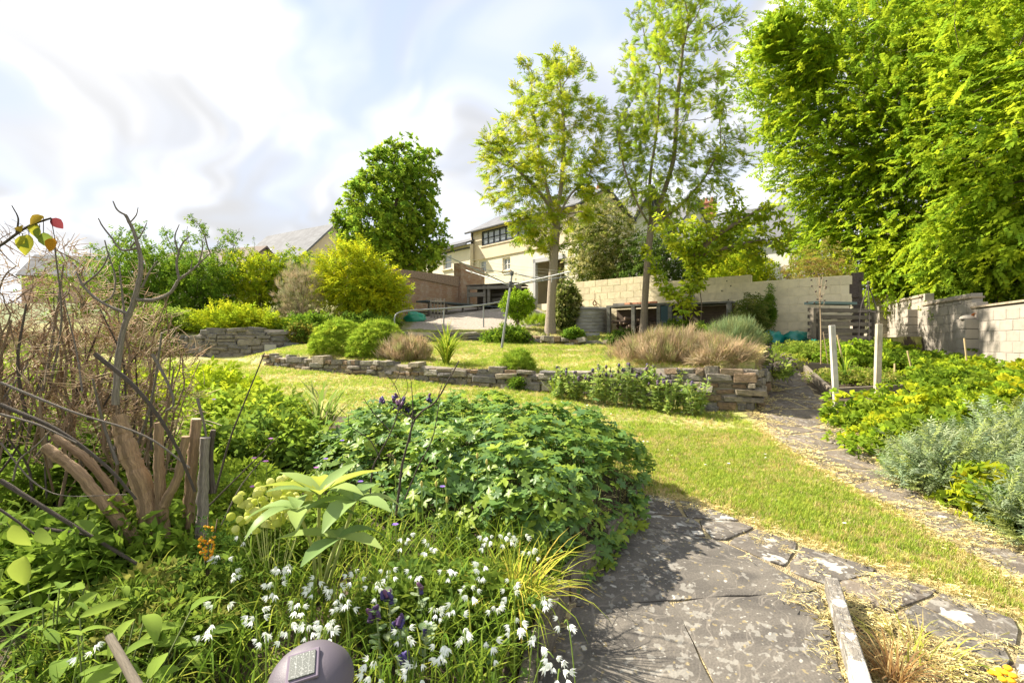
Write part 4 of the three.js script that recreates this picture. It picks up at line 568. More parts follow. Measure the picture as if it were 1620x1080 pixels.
  // concrete block and slate by the left retaining wall
  const cb = mesh('concrete_block', box(0.3, 0.36, 0.1), std([0.42, 0.4, 0.36], { map: blockMap })); cb.position.copy(V(-6.75, 1.5, 13.6)); cb.rotation.y = 0.2; tag(cb, 'pale concrete block standing against the stone retaining wall', 'block'); const sl = mesh('slate_sheet', box(0.42, 0.36, 0.03), std([0.16, 0.16, 0.15], { map: roughStone })); sl.position.copy(V(-6.25, 1.55, 13.75)); sl.rotation.x = -0.12; tag(sl, 'dark slate sheet leaning on the stone retaining wall', 'slate');
}

// ================================================================ SMALL THINGS IN THE NEAR BED
{
  const p = V(-0.44, 0.28, 1.06), t = thing('solar_light', 'dusky purple domed solar garden light on a thin stake', 'solar light', p), plum = new THREE.MeshPhysicalMaterial({ color: col(0.095, 0.08, 0.1), roughness: 0.55, bumpMap: blockBump, bumpScale: 0.0006, clearcoat: 0.08, clearcoatRoughness: 0.5 });
  const head = new THREE.Group(); head.name = 'lamp_head'; head.position.set(0, 0.74, 0); head.rotation.set(0.42, 0.3, 0.05); t.add(head);
  mesh('dome', new THREE.LatheGeometry([[0.001, 0.07], [0.035, 0.066], [0.06, 0.055], [0.08, 0.036], [0.092, 0.01], [0.093, 0], [0.088, -0.012], [0.07, -0.016], [0.001, -0.016]].reverse().map(([a, b]) => new THREE.Vector2(a, b)), 40), plum, head); mesh('panel_frame', box(0.066, 0.008, 0.066, 0, 0.068, 0, 0.003), std([0.16, 0.13, 0.17]), head);
  mesh('solar_panel', box(0.052, 0.006, 0.052, 0, 0.0725, 0, 0.001), new THREE.MeshPhysicalMaterial({ color: col(1, 1, 1), map: texture(128, (u, v) => { const c = [0.1, 0.11, 0.1], g = (Math.abs((u * 4) % 1 - 0.5) > 0.46) ? 0.2 : 0; const k = n2(u * 9, v * 9) > 0.55 ? 0.25 : 0; return c.map((x) => x + g * 0.5 + k * 0.6); }), roughness: 0.45, specularIntensity: 0.4 }), head).geometry.attributes.uv.array.forEach((v, i, a) => { a[i] = v / 0.052 + 0.5; });
  mesh('lens', new THREE.CylinderGeometry(0.06, 0.055, 0.05, 24).translate(0, -0.04, 0), std([0.5, 0.5, 0.48], { roughness: 0.4 }), head); mesh('stake', tubeGeo([L3(0, -0.06, 0), L3(0, 0.72, 0)], 0.012, 8), std([0.05, 0.05, 0.05]), t);
  const a = at(225, 1100, 1.05), b = at(172, 1006, 1.12), c = thing('hollow_cane', 'cut hollow garden cane sticking up among the leaves', 'cane', a), d = b.clone().sub(a), side = new THREE.LatheGeometry([[0.011, 0], [0.0095, 0.07], [0.0085, d.length()], [0.005, d.length()], [0.005, d.length() - 0.04], [0.001, d.length() - 0.04]].map(([x, y]) => new THREE.Vector2(x, y)), 14); const m = mesh('cane', side, std([0.3, 0.25, 0.18], { map: barkMap }), c); m.quaternion.setFromUnitVectors(YA, d.clone().normalize()); const rim = mesh('cut_end', new THREE.RingGeometry(0.0045, 0.0088, 16).rotateX(-1.5708).translate(0, d.length() + 0.0006, 0), std([0.6, 0.56, 0.5]), c); rim.quaternion.copy(m.quaternion);
}

// ================================================================ GRASS
const YG = [[0.3, 0.36, 0.05], [0.26, 0.34, 0.05], [0.37, 0.4, 0.08], [0.22, 0.3, 0.045]], DRY = [[0.5, 0.41, 0.19], [0.44, 0.36, 0.16], [0.4, 0.35, 0.13]];
function tuftGeo(n, h, spread, seed) { const keep = rnd; rnd = seeded(seed); const s = new Shape3(); for (let k = 0; k < n; k++) { const a = rr(0, 6.283), x = Math.cos(a) * spread * rnd(), z = Math.sin(a) * spread * rnd(), w = rr(0.0015, 0.0035), H = h * rr(0.5, 1.1), l = H * rr(0.1, 0.8), b = rr(0, 6.283), dx = Math.cos(b), dz = Math.sin(b), p = s.v(x - dz * w, 0, z + dx * w), q = s.v(x + dz * w, 0, z - dx * w), m = s.v(x + dx * l * 0.35 - dz * w * 0.8, H * 0.65, z + dz * l * 0.35 + dx * w * 0.8), m2 = s.v(x + dx * l * 0.35 + dz * w * 0.8, H * 0.65, z + dz * l * 0.35 - dx * w * 0.8), e = s.v(x + dx * l, H, z + dz * l); s.q(p, q, m2, m); s.t(m, m2, e); } rnd = keep; return s.geo(); }
{
  rnd = seeded(101); const geo = tuftGeo(14, 0.05, 0.035, 5), far = tuftGeo(12, 0.06, 0.06, 6);
  const sow = (name, label, n, xr, dr, ok, g, dens) => { const ms = [], cs = []; for (let k = 0; k < n; k++) { const x = rr(...xr), d = rr(...dr); if (!ok(x, d)) continue; const t = dens(x, d); if (rnd() < t * 0.55) continue; ms.push(frame(V(x, groundY(x, d), d), L3(rr(-1, 1), rr(-0.1, 0.1), rr(-1, 1)), YA, rr(0.6, 1.2) * (1 - t * 0.35))); cs.push(vary(rnd() < t * 0.75 ? pick(DRY) : pick(YG), 0.2)); } tag(copies(name, g, LEAF, ms, scene, cs), label, 'grass', null, 'stuff'); };
  const dryLower = (x, d) => { const e = Math.min(edgeDistance(PATH_NEAR, x, d), edgeDistance(PATH_LONG, x, d), Math.max(0, frontAt(x) - d)); return Math.max(dryness(x, d), 0.95 * (1 - sstep(0.02, 0.28, e + 0.1 * n2(x * 4, d * 4)))); };
  sow('lawn_grass', 'short sunlit lawn grass between the flower bed and stone wall', 80000, [-8, 3.2], [2.5, 13.2], (x, d) => zone(x, d) === 'lower_lawn', geo, dryLower);
  sow('lawn_grass', 'dense short grass strip between the two stone paths', 26000, [0.8, 3.2], [2.4, 6.2], (x, d) => zone(x, d) === 'lower_lawn', geo, dryLower);
  sow('upper_lawn_grass', 'sunlit grass of the raised upper lawn behind the stone wall', 45000, [-7, 5], [7.5, 15], (x, d) => zone(x, d) === 'upper_lawn', far, dryness);
  sow('terrace_grass', 'patchy grass on the rear terrace under the tall trees', 16000, [0.3, 8], [12, 17], (x, d) => zone(x, d) === 'rear_terrace', far, (x, d) => 0.4 + 0.5 * dryness(x, d));
  // dry clippings that lie along the path joints and edges
  const clip = new Shape3(); for (let k = 0; k < 9; k++) { const a = rr(0, 6.283), l = rr(0.015, 0.05), x = rr(-0.03, 0.03), z = rr(-0.03, 0.03), dx = Math.cos(a), dz = Math.sin(a), w = 0.0007, y = rr(0.001, 0.014); clip.q(clip.v(x - dz * w, y, z + dx * w), clip.v(x + dz * w, y, z - dx * w), clip.v(x + dx * l + dz * w, y + rr(0, 0.012), z + dz * l - dx * w), clip.v(x + dx * l - dz * w, y + 0.004, z + dz * l + dx * w)); }
  const cg = clip.geo(), ms = [], cs = [], crossLine = (x, d) => Math.abs((x - 1.17) * 1.69 + (d - 4.3) * 1.58) / 2.31;
  for (let k = 0; k < 60000 && ms.length < 19000; k++) { const x = rr(0, 4.6), d = rr(1.6, 8.5), z = zone(x, d), e = Math.min(edgeDistance(PATH_NEAR, x, d), edgeDistance(PATH_LONG, x, d)), on = z === 'footpath', dry = z === 'vegetable_plot' && x < 2.6, c = on ? (x > 1.3 || d > 4 ? (0.5 * fbm(x * 2.2, d * 2.2, 3) + (x > 3 ? 0.26 : 0.16) - e * 1.0) : 0.08 - e * 2.2) : dry ? 0.5 : 0.55 - e * 3; if (rnd() > c * 1.3) continue; ms.push(frame(V(x, groundY(x, d) + (on ? 0.022 : 0.003), d), L3(rr(-1, 1), 0, rr(-1, 1)), YA, rr(0.7, 1.5))); cs.push(vary(pick(DRY), 0.25)); }
  tag(copies('dry_clippings', cg, std([1, 1, 1], { side: THREE.DoubleSide }), ms, scene, cs), 'scattered dry grass clippings along the path joints and edges', 'clippings', null, 'stuff');
  // daisies in the lawn are too small to count
  const da = new THREE.CircleGeometry(0.012, 7).rotateX(-1.57).translate(0, 0.04, 0), dm = []; for (let k = 0; k < 320; k++) { const x = rr(-6.5, 3), d = rr(3, 10.5); if (zone(x, d) === 'lower_lawn' && n2(x * 0.7, d * 0.7) > 0.1) dm.push(frame(V(x, groundY(x, d), d), L3(rr(-1, 1), 0, rr(-1, 1)), YA.clone().addScaledVector(randDir(), 0.3), rr(0.7, 1.3))); }
  tag(copies('lawn_daisies', da, std([0.75, 0.74, 0.7], { side: THREE.DoubleSide })
    , dm), 'tiny white daisies dotted over the sunny lawn', 'daisies', null, 'stuff');
}

// ================================================================ TREES
const ASH = [pinnateGeo(9, 0.075, 0.034, 0.18, 3)][0], ACA = pinnateGeo(11, 0.06, 0.027, 0.2, 4), SYC = clusterGeo(11, 0.17, 0.15, 0.14, 5), HORN = sprayGeo(13, 0.13, 0.085, 0.42, 0.12, 6), CHER = clusterGeo(7, 0.17, 0.085, 0.1, 7), BUSH = clusterGeo(12, 0.09, 0.045, 0.1, 8), SMALL = clusterGeo(16, 0.05, 0.024, 0.07, 9), FEATHER = sprayGeo(13, 0.1, 0.035, 0.32, 0.15, 10), HOLLY = clusterGeo(10, 0.1, 0.055, 0.1, 12);
{
  rnd = seeded(111);
  const b1 = at(870, 537, 14.4);
  tree({ name: 'ash_tree', label: 'tall airy tree with smooth pale trunk behind the rotary washing line', trunk: [[b1, at(872, 480, 14.4), at(877, 400, 14.4), at(880, 348, 14.4)], [at(880, 348, 14.4), at(905, 305, 14.5), at(928, 285, 14.6), at(940, 255, 14.7)], [at(880, 348, 14.4), at(862, 315, 14.2), at(835, 285, 14.0), at(800, 250, 13.9), at(770, 225, 13.8)], [at(880, 348, 14.4), at(888, 290, 14.6), at(892, 200, 14.9), at(886, 130, 15)], [at(880, 348, 14.4), at(866, 300, 14.8), at(852, 230, 15.2), at(842, 160, 15.4)], [at(877, 400, 14.4), at(862, 372, 14.1), at(840, 352, 13.9), at(822, 346, 13.8)]], fork: true, crown: [[0.1, 6.6, -14.2, 1.3, 1.8, 1.6], [0.9, 8.2, -14.6, 1.5, 2.3, 1.8], [2.0, 7.0, -14.6, 1.0, 2.3, 1.5], [0.7, 5.1, -14.2, 0.8, 0.8, 1.1], [1.3, 9.6, -14.6, 0.9, 1.2, 1.0], [2.2, 8.8, -14.6, 0.7, 1.2, 0.9]], from: 26, count: 1300, step: 0.17, kill: 0.3, thick: 0.13, taper: 1.7, tip: 0.006, gaps: 0.24, fill: 0.4, leaf: ASH, leafBelow: 0.012, loose: 0.14, perNode: 3, hang: 0.05, bark: [0.34, 0.28, 0.21], cols: [[0.32, 0.36, 0.025], [0.26, 0.33, 0.025], [0.38, 0.39, 0.03], [0.2, 0.28, 0.025]] });
  const b2 = at(1018, 530, 13.9);
  tree({ name: 'acacia_tree', label: 'tallest slender tree rising from behind the dry lavender clump', trunk: [[b2, at(1021, 470, 13.9), at(1026, 400, 13.9), at(1030, 360, 13.9)], [at(1030, 360, 13.9), at(1005, 315, 13.6), at(985, 255, 13.4), at(975, 200, 13.3)], [at(1030, 360, 13.9), at(1052, 300, 14), at(1066, 250, 14.1), at(1072, 160, 14.2), at(1082, 60, 14.2)], [at(1030, 360, 13.9), at(1075, 325, 13.7), at(1112, 285, 13.6), at(1140, 235, 13.5)], [at(1030, 360, 13.9), at(1028, 290, 14.3), at(1040, 200, 14.6), at(1045, 110, 14.7)]], fork: true, from: 26, crown: [[4.4, 6.6, -13.9, 1.7, 1.6, 1.6], [4.6, 8.8, -13.9, 1.9, 1.9, 1.8], [5.0, 11, -13.9, 1.5, 2.2, 1.6], [3.5, 7.6, -13.9, 0.9, 1.8, 1.2], [5.7, 7.2, -13.9, 1.0, 1.6, 1.2], [4.4, 10.4, -13.9, 1.2, 1.8, 1.2]], count: 1400, step: 0.17, kill: 0.28, thick: 0.095, taper: 1.4, tip: 0.006, gaps: 0.27, fill: 0.4, leaf: ACA, leafBelow: 0.011, loose: 0.16, perNode: 3.3, hang: 0.02, bark: [0.29, 0.23, 0.17], cols: [[0.3, 0.37, 0.03], [0.25, 0.33, 0.03], [0.34, 0.39, 0.03], [0.2, 0.28, 0.03]] });
  tree({ name: 'sycamore_tree', label: 'round dense dark green tree standing behind the brick wall', trunk: [[V(-5.4, 2.6, 22.5), at(622, 430, 22.3), at(624, 390, 22.3), at(624, 350, 22.3)]], crown: [[-5.6, 7.6, -22.3, 2.5, 2.3, 2.4], [-5.0, 9.2, -22.3, 1.8, 1.7, 1.8], [-6.3, 6.8, -22.3, 1.7, 1.4, 1.8], [-4.5, 6.4, -22.3, 1.7, 1.5, 1.8]], count: 1500, step: 0.25, kill: 0.36, thick: 0.3, taper: 1.2, fill: 0.35, gaps: 0.2, leaf: SYC, leafBelow: 0.03, perNode: 4.5, loose: 0.25, bark: [0.16, 0.11, 0.08], cols: [[0.2, 0.3, 0.03], [0.15, 0.25, 0.03], [0.25, 0.34, 0.04], [0.29, 0.37, 0.04]] });
  tree({ name: 'young_tree', label: 'small tree with large drooping leaves in front of the cream wall', trunk: [[at(1108, 516, 12.4), at(1110, 480, 12.4), at(1104, 440, 12.4), at(1098, 405, 12.4)], [at(1104, 508, 12.4), at(1085, 493, 12.4), at(1068, 470, 12.4), at(1050, 446, 12.3)], [at(1092, 498, 12.4), at(1093, 450, 12.4), at(1098, 415, 12.4)], [at(1098, 405, 12.4), at(1130, 375, 12.2), at(1170, 350, 12.1), at(1214, 322, 12)], [at(1098, 405, 12.4), at(1150, 392, 12.2), at(1200, 380, 12)]], crown: [[5.2, 4.6, -12.3, 1.4, 0.9, 1.1], [4.1, 4.4, -12.3, 1.1, 0.75, 0.9], [6.3, 4.5, -12.1, 1.0, 0.8, 0.8], [4.4, 2.9, -12.3, 0.4, 0.35, 0.3], [5.2, 4.2, -12.3, 1.4, 0.6, 1.0]], count: 260, step: 0.17, kill: 0.32, thick: 0.085, tip: 0.007, from: 10, leaf: CHER, leafBelow: 0.016, perNode: 3.4, loose: 0.12, hang: 0.6, flat: 0.5, gaps: 0.1, bark: [0.24, 0.18, 0.13], cols: [[0.3, 0.37, 0.03], [0.36, 0.4, 0.03], [0.22, 0.3, 0.025]] });
  const bright = [[0.26, 0.34, 0.02], [0.21, 0.3, 0.02], [0.31, 0.38, 0.02], [0.16, 0.25, 0.02]];
  tree({ name: 'hornbeam_tree', label: 'huge bright green spreading tree overhanging the grey block wall', trunk: [[V(16.6, 2, 18.4), V(16.6, 5, 18.3), V(16.2, 7.4, 18.2), V(15.9, 9.2, 18)]], crown: [[12.9, 6.5, -15.3, 1.7, 3.2, 1.5], [12.7, 4.3, -15.7, 1.4, 1.3, 1.3], [12.8, 9.6, -15.0, 1.9, 2.6, 1.7], [12.36, 10.93, -17.76, 3.48, 3.6, 3.12], [12.96, 6.85, -17.52, 2.64, 3.0, 2.64], [16.08, 10.45, -17.52, 4.32, 5.28, 3.96], [15.48, 5.89, -17.04, 3.12, 2.52, 2.64], [15.6, 14.77, -17.4, 4.8, 3.0, 3.6], [10.56, 11.89, -18.0, 2.04, 2.4, 1.92], [11.52, 8.77, -17.76, 2.28, 2.16, 2.16], [11.88, 6.13, -17.76, 1.68, 2.04, 1.68]], count: 5000, step: 0.3, kill: 0.38, thick: 0.42, tip: 0.006, fill: 0.33, leaf: HORN, leafBelow: 0.026, perNode: 5.2, loose: 0.55, hang: 0.2, flat: 0.85, bark: [0.22, 0.17, 0.13], cols: bright });
  tree({ name: 'beech_tree', label: 'bright green low branching tree hanging over the lowest wall steps', trunk: [[V(14.4, 1.5, 11.6), V(14.3, 3.5, 11.6), V(13.9, 5.5, 11.7), V(13.5, 7, 11.7)]], crown: [[13.2, 6.4, -11.8, 2.6, 3.4, 2.5], [12.6, 4.4, -12.6, 1.5, 1.5, 1.8], [13.8, 9.6, -11.6, 3.1, 3.1, 2.8], [13.4, 4.2, -10.6, 1.8, 1.5, 1.6], [12.3, 3.9, -11.2, 1.1, 0.9, 1.2], [12.4, 4.0, -13.6, 1.2, 1.0, 1.2]], count: 2600, step: 0.23, kill: 0.32, thick: 0.28, tip: 0.006, fill: 0.33, leaf: HORN, leafBelow: 0.024, perNode: 5, loose: 0.42, hang: 0.2, flat: 0.85, bark: [0.2, 0.15, 0.11], cols: bright });
  for (const [x, d, h, w, lab, cs, sd] of [[-13.6, 18.5, 5.6, 2.3, 'leafy green tree rising behind the dead twiggy hedge', [[0.12, 0.2, 0.02], [0.17, 0.25, 0.02], [0.08, 0.15, 0.02]], 1], [-11.0, 18.2, 5.6, 1.8, 'taller leafy tree beside the hedge of climbing shoots', [[0.12, 0.2, 0.03], [0.09, 0.16, 0.02], [0.17, 0.24, 0.03]], 2], [-16.8, 19, 4.6, 2.0, 'low rounded green tree far along the garden boundary', [[0.15, 0.22, 0.02], [0.2, 0.27, 0.02]], 3]])
    tree({ name: 'boundary_tree', label: lab, trunk: [[V(x, 1.9, d), V(x + 0.1, 2.8, d), V(x, 3.4, d)]], crown: [[x, h * 0.8, -d, w, h * 0.36, w], [x + 0.5, h * 0.68, -d + 0.4, w * 0.8, h * 0.28, w * 0.8], [x - 0.6, h * 0.9, -d, w * 0.55, h * 0.28, w * 0.6]], count: 700, step: 0.22, kill: 0.4, thick: 0.14, fill: 0.35, gaps: 0.12, leaf: BUSH, leafBelow: 0.02, perNode: 3, loose: 0.18, bark: [0.2, 0.15, 0.1], cols: cs });
}

// ================================================================ SHRUBS AND CLUMPS ROUND THE TERRACES
const G_MID = [[0.12, 0.2, 0.02], [0.16, 0.24, 0.02], [0.09, 0.16, 0.02]], G_LIME = [[0.3, 0.36, 0.015], [0.24, 0.32, 0.02], [0.36, 0.38, 0.02]], G_DARK = [[0.09, 0.14, 0.025], [0.11, 0.16, 0.03], [0.075, 0.125, 0.025]], G_VAR = [[0.3, 0.3, 0.1], [0.14, 0.18, 0.03], [0.09, 0.13, 0.02], [0.4, 0.38, 0.16]];
const NEEDLE = (() => { const keep = rnd; rnd = seeded(14); const s = new Shape3(); for (let k = 0; k < 16; k++) { const d = randDir(); d.z = Math.abs(d.z) + 0.5; addLeaf(s, frame(L3(rr(-0.02, 0.02), rr(-0.02, 0.02), rr(0, 0.06)), d, YA), rr(0.05, 0.11), 0.009, 0, 0.05); } rnd = keep; return s.geo(); })();
const STALK = (() => { const keep = rnd; rnd = seeded(15); const s = new Shape3(); for (let k = 0; k < 9; k++) { const d = L3(rr(-0.5, 0.5), rr(-0.3, 0.3), 1); addLeaf(s, frame(L3(rr(-0.03, 0.03), rr(-0.03, 0.03), 0), d, YA), rr(0.16, 0.3), 0.007, 0, rr(-0.1, 0.15)); } rnd = keep; return s.geo(); })();
const FERNY = sprayGeo(18, 0.05, 0.012, 0.2, 0.1, 16), GERL = [lobedGeo(5, 0.5, 0.7, -0.1, 3), lobedGeo(7, 0.42, 0.6, 0.12, 4), lobedGeo(5, 0.55, 0.9, -0.22, 5)], LANCE = [longLeafGeo(0.3, 0.5, 0.05), longLeafGeo(0.34, 0.9, 0.05), longLeafGeo(0.28, 1.4, 0.05)];
const balm = clusterGeo(12, 0.085, 0.06, 0.1, 17), trail = clusterGeo(14, 0.07, 0.04, 0.13, 18);
{
  rnd = seeded(121); const S = (name, label, x, d, r, n, leaf, cols, o = {}) => shrub({ name, label, x, d, r, n, leaf, cols, ...o });
  S('rosemary_dome', 'clipped bright green dome shrub next to the low concrete block', -4.15, 11.75, [0.7, 0.78, 0.6], 3000, NEEDLE, [[0.24, 0.33, 0.03], [0.2, 0.29, 0.03], [0.3, 0.37, 0.04]], { fill: 0.1, lumps: 0.05, upward: 0.5, mess: 0.4 });
  S('rosemary_dome', 'clipped bright green dome shrub touching the dry brown clump', -3.1, 11.25, [0.68, 0.8, 0.6], 3000, NEEDLE, [[0.23, 0.32, 0.03], [0.19, 0.28, 0.03], [0.29, 0.36, 0.04]], { fill: 0.1, lumps: 0.05, upward: 0.5, mess: 0.4 });
  const dryc = [[0.36, 0.27, 0.17], [0.42, 0.33, 0.21], [0.28, 0.21, 0.13], [0.24, 0.24, 0.09]];
  S('dry_lavender', 'brown dry lavender clump between green dome and strappy clump', -2.3, 10.65, [0.55, 0.5, 0.42], 800, STALK, dryc, { fill: 0.4, upward: 1.2, outward: 0.5, mess: 0.25 });
  S('dry_lavender', 'wide dry brown lavender mass spilling over the end of the stone wall', 2.75, 8.3, [1.05, 0.46, 0.55], 1700, STALK, dryc, { fill: 0.4, upward: 1.1, outward: 0.6, mess: 0.3, lumps: 0.15 });
  S('dry_lavender', 'smaller dry lavender tuft hanging over the wall corner stones', 3.3, 7.55, [0.5, 0.26, 0.3], 500, STALK, dryc, { fill: 0.4, upward: 0.2, outward: 0.8, mess: 0.5 });
  S('grey_lavender', 'grey green lavender behind the wall corner beside the path', 3.95, 8.6, [0.4, 0.42, 0.4], 500, STALK, [[0.2, 0.25, 0.12], [0.16, 0.22, 0.1], [0.25, 0.28, 0.12]], { upward: 1, mess: 0.35 });
  S('green_cushion', 'small bright green cushion plant on top of the stone wall', 0.12, 9.25, [0.32, 0.36, 0.28], 420, NEEDLE, [[0.22, 0.3, 0.03], [0.17, 0.25, 0.03]], { fill: 0.35, upward: 1.0, mess: 0.4 });
  S('leafy_shrub', 'rounded light green shrub on bare stems behind the washing line pole', 0.18, 15.2, [0.5, 0.42, 0.45], 420, BUSH, [[0.16, 0.25, 0.02], [0.2, 0.3, 0.02]], { round: true, lift: 0.35, stems: 9, stemR: 0.014 });
  S('green_mound', 'low glowing green leafy mound near the tall pale trunk', 0.85, 16.3, [0.62, 0.32, 0.4], 420, STALK, [[0.24, 0.33, 0.02], [0.2, 0.28, 0.02]], { upward: 0.8 });
  S('variegated_shrub', 'upright cream speckled evergreen shrub beside the water tank', 1.75, 15.3, [0.42, 0.78, 0.4], 900, HOLLY, [[0.1, 0.13, 0.02], [0.3, 0.3, 0.12], [0.06, 0.09, 0.02], [0.2, 0.22, 0.06]], { round: true, lift: -0.05, fill: 0.4, stems: 7 });
  S('variegated_holly', 'big cream edged evergreen bush above the cream block wall', 3.4, 18.6, [1.4, 2.35, 1.1], 2900, HOLLY, G_VAR, { round: true, lift: 0.2, fill: 0.35, stems: 10, stemR: 0.03 });
  S('dark_evergreen', 'dark evergreen shrub behind the wall and small leafy tree', 5.2, 17.4, [1.5, 1.6, 1.0], 1800, HOLLY, G_DARK, { round: true, lift: 0.3, fill: 0.4, stems: 8, stemR: 0.03 });
  S('dark_evergreen', 'dark evergreen mass behind the highest step of the cream wall', 7.3, 16.6, [1.4, 1.7, 1.0], 1900, HOLLY, G_DARK.concat([[0.1, 0.15, 0.02]]), { round: true, lift: 0.2, fill: 0.4, stems: 8, stemR: 0.03 });
  S('lime_shrub', 'lime green shrub showing just over the cream wall coping', 7.0, 15.0, [1.1, 0.75, 0.6], 900, BUSH, G_LIME, { round: true, lift: 0.8, stems: 8 });
  S('russet_shrub', 'olive and russet leaved shrub above the lowest step of the cream wall', 8.8, 14.2, [1.1, 1.1, 0.7], 1400, SMALL, [[0.26, 0.2, 0.05], [0.2, 0.22, 0.03], [0.28, 0.27, 0.04], [0.22, 0.14, 0.06]], { round: true, lift: 0.5, stems: 10 });
  S('russet_shrub', 'thin olive shrub between the russet bush and overhanging tree', 9.7, 15.2, [0.9, 1.3, 0.7], 900, SMALL, [[0.2, 0.22, 0.03], [0.27, 0.27, 0.05], [0.24, 0.17, 0.06]], { round: true, lift: 0.6, stems: 10 });
  for (const [x, d, r, lab] of [[12.6, 12.6, [1.6, 1.6, 1.4], 'leafy undergrowth bush directly behind the middle wall steps'], [14.0, 10.5, [1.6, 1.7, 1.6], 'undergrowth bush in shade behind the lowest wall steps'], [13.6, 16.5, [2.0, 1.9, 1.5], 'undergrowth bush below the huge spreading tree'], [16, 13, [2, 2.2, 2], 'deep shaded bush far behind the block wall'], [15.5, 18.5, [2.2, 2.2, 1.5], 'shaded bush behind the highest wall step']]) S('undergrowth_bush', lab, x, d, r, 1700, BUSH, [[0.16, 0.24, 0.02], [0.2, 0.28, 0.02], [0.14, 0.21, 0.02]], { round: true, lift: 0, fill: 0.4, stems: 8, stemR: 0.03, lumps: 0.35, y: 1.9 });
  S('cypress_bush', 'dark bushy evergreen beside the green sack and path end', 5.75, 11.75, [0.42, 0.62, 0.4], 700, SMALL, [[0.1, 0.13, 0.03], [0.16, 0.17, 0.04], [0.08, 0.11, 0.02]], { round: true, lift: -0.1, fill: 0.5, stems: 6 });
  for (const [x, h, lab] of [[6.4, 0.85, 'shorter of two narrow evergreen columns against the cream wall'], [6.66, 1.15, 'taller of two narrow evergreen columns against the cream wall']]) S('evergreen_column', lab, x, 12.6, [0.13, h / 2, 0.13], 300, SMALL, [[0.14, 0.22, 0.02], [0.1, 0.17, 0.02]], { round: true, fill: 0.6, upward: 0.8, stems: 3, y: 2.0 });
  S('weedy_patch', 'leafy weeds under the small tree by the cream wall', 4.7, 13.3, [0.75, 0.5, 0.4], 500, BUSH, [[0.14, 0.22, 0.02], [0.2, 0.28, 0.02]], { fill: 0.5 });
  S('weedy_patch', 'leafy weeds along the bed behind the wide lavender mass', 4.8, 11.4, [1.1, 0.45, 0.7], 800, BUSH, [[0.14, 0.22, 0.02], [0.22, 0.28, 0.04], [0.1, 0.16, 0.02]], { fill: 0.5 });
  S('weedy_patch', 'weeds hanging over the side wall of the sloping path', 4.25, 8.3, [0.35, 0.35, 0.8], 420, BUSH, [[0.12, 0.19, 0.03], [0.2, 0.25, 0.05], [0.16, 0.14, 0.12]], { fill: 0.6, y: 1.2 });
  S('rose_bush', 'low rose bush with a pink bloom at the washing line pole', -0.1, 14.3, [0.75, 0.5, 0.45], 520, BUSH, [[0.1, 0.17, 0.02], [0.16, 0.24, 0.02]], { fill: 0.5, stems: 7 });
  S('leafy_tuft', 'dark leafy tuft on the loose stone edging', 1.75, 13.9, [0.3, 0.22, 0.2], 160, BUSH, G_MID, { fill: 0.5 }); S('leafy_tuft', 'dark leafy plant before the log store and lavender', 3.0, 13.3, [0.35, 0.42, 0.3], 260, BUSH, [[0.1, 0.16, 0.02], [0.07, 0.12, 0.02]], { fill: 0.5, stems: 4 });
  S('leafy_tuft', 'green trailing tuft growing out of the stone wall joints', 0.15, 8.86, [0.2, 0.22, 0.14], 160, SMALL, G_MID, { y: 0.92, fill: 0.6 });
  // left: hedge, bright bushes, bank of plants over the retaining wall
  S('golden_bush', 'glowing yellow green bush in front of the brick wall', -5.35, 16.4, [1.15, 1.25, 0.9], 2300, FEATHER, [[0.42, 0.42, 0.015], [0.34, 0.38, 0.02], [0.26, 0.33, 0.02]], { round: true, lift: 0.1, fill: 0.3, stems: 10, stemR: 0.025, lumps: 0.35 });
  S('golden_bush', 'smaller yellow green bush leaning towards the brick wall', -4.45, 16.1, [0.95, 0.85, 0.7], 1300, FEATHER, [[0.42, 0.42, 0.015], [0.34, 0.38, 0.02], [0.26, 0.33, 0.02]], { round: true, lift: 0.15, fill: 0.35, stems: 8 });
  S('seed_bush', 'grey brown twiggy bush with pale seed heads beside the golden bush', -6.9, 15.9, [0.75, 1.0, 0.5], 900, STALK, [[0.28, 0.24, 0.14], [0.24, 0.24, 0.12], [0.34, 0.27, 0.18]], { round: true, lift: 0, upward: 1, mess: 0.5, stems: 8 });
  for (const [x, d, r, lab, c] of [[-9.0, 17.2, [1.3, 1.2, 0.8], 'climbing lime hedge plant beside the leafy trees', G_LIME], [-7.7, 17.4, [1.2, 1.15, 0.8], 'lime green climber below the grey slate roof', G_LIME.concat(G_MID)], [-10.6, 16.4, [1.3, 1.1, 0.8], 'mid green hedge shrub behind the lime leafed bank', G_MID], [-12.6, 16.6, [1.4, 1.3, 0.8], 'deep green hedge shrub at the dead hedge end', G_MID]]) S('hedge_shrub', lab, x, d, r, 1500, BUSH, c, { round: true, lift: 0.1, fill: 0.35, stems: 8, stemR: 0.02, lumps: 0.35 });
  for (const [x, d, h, lab] of [[-10.0, 17.6, 2.4, 'thin tall leafy shoot sticking up beside the leafy trees'], [-9.2, 17.6, 2.6, 'wispy tall shoot above the lime hedge'], [-8.3, 17.5, 2.0, 'spindly shoot rising near the slate roof']]) { const t = thing('tall_shoot', lab, 'shoot', V(x, 3.0, d)), top = L3(rr(-0.3, 0.3), h, 0), ms = [], cs = []; mesh('stem', tubeGeo([L3(0, 0, 0), top.clone().multiplyScalar(0.5).add(L3(0.06, 0, 0)), top], [0.012, 0.009, 0.004], 5), barkMat([0.2, 0.15, 0.1]), t); for (let k = 0; k < 26; k++) { ms.push(frame(top.clone().multiplyScalar(rr(0.35, 1)), randDir(), YA, rr(0.5, 0.8))); cs.push(vary(pick(G_MID))); } copies('foliage', SMALL, LEAF, ms, t, cs); }
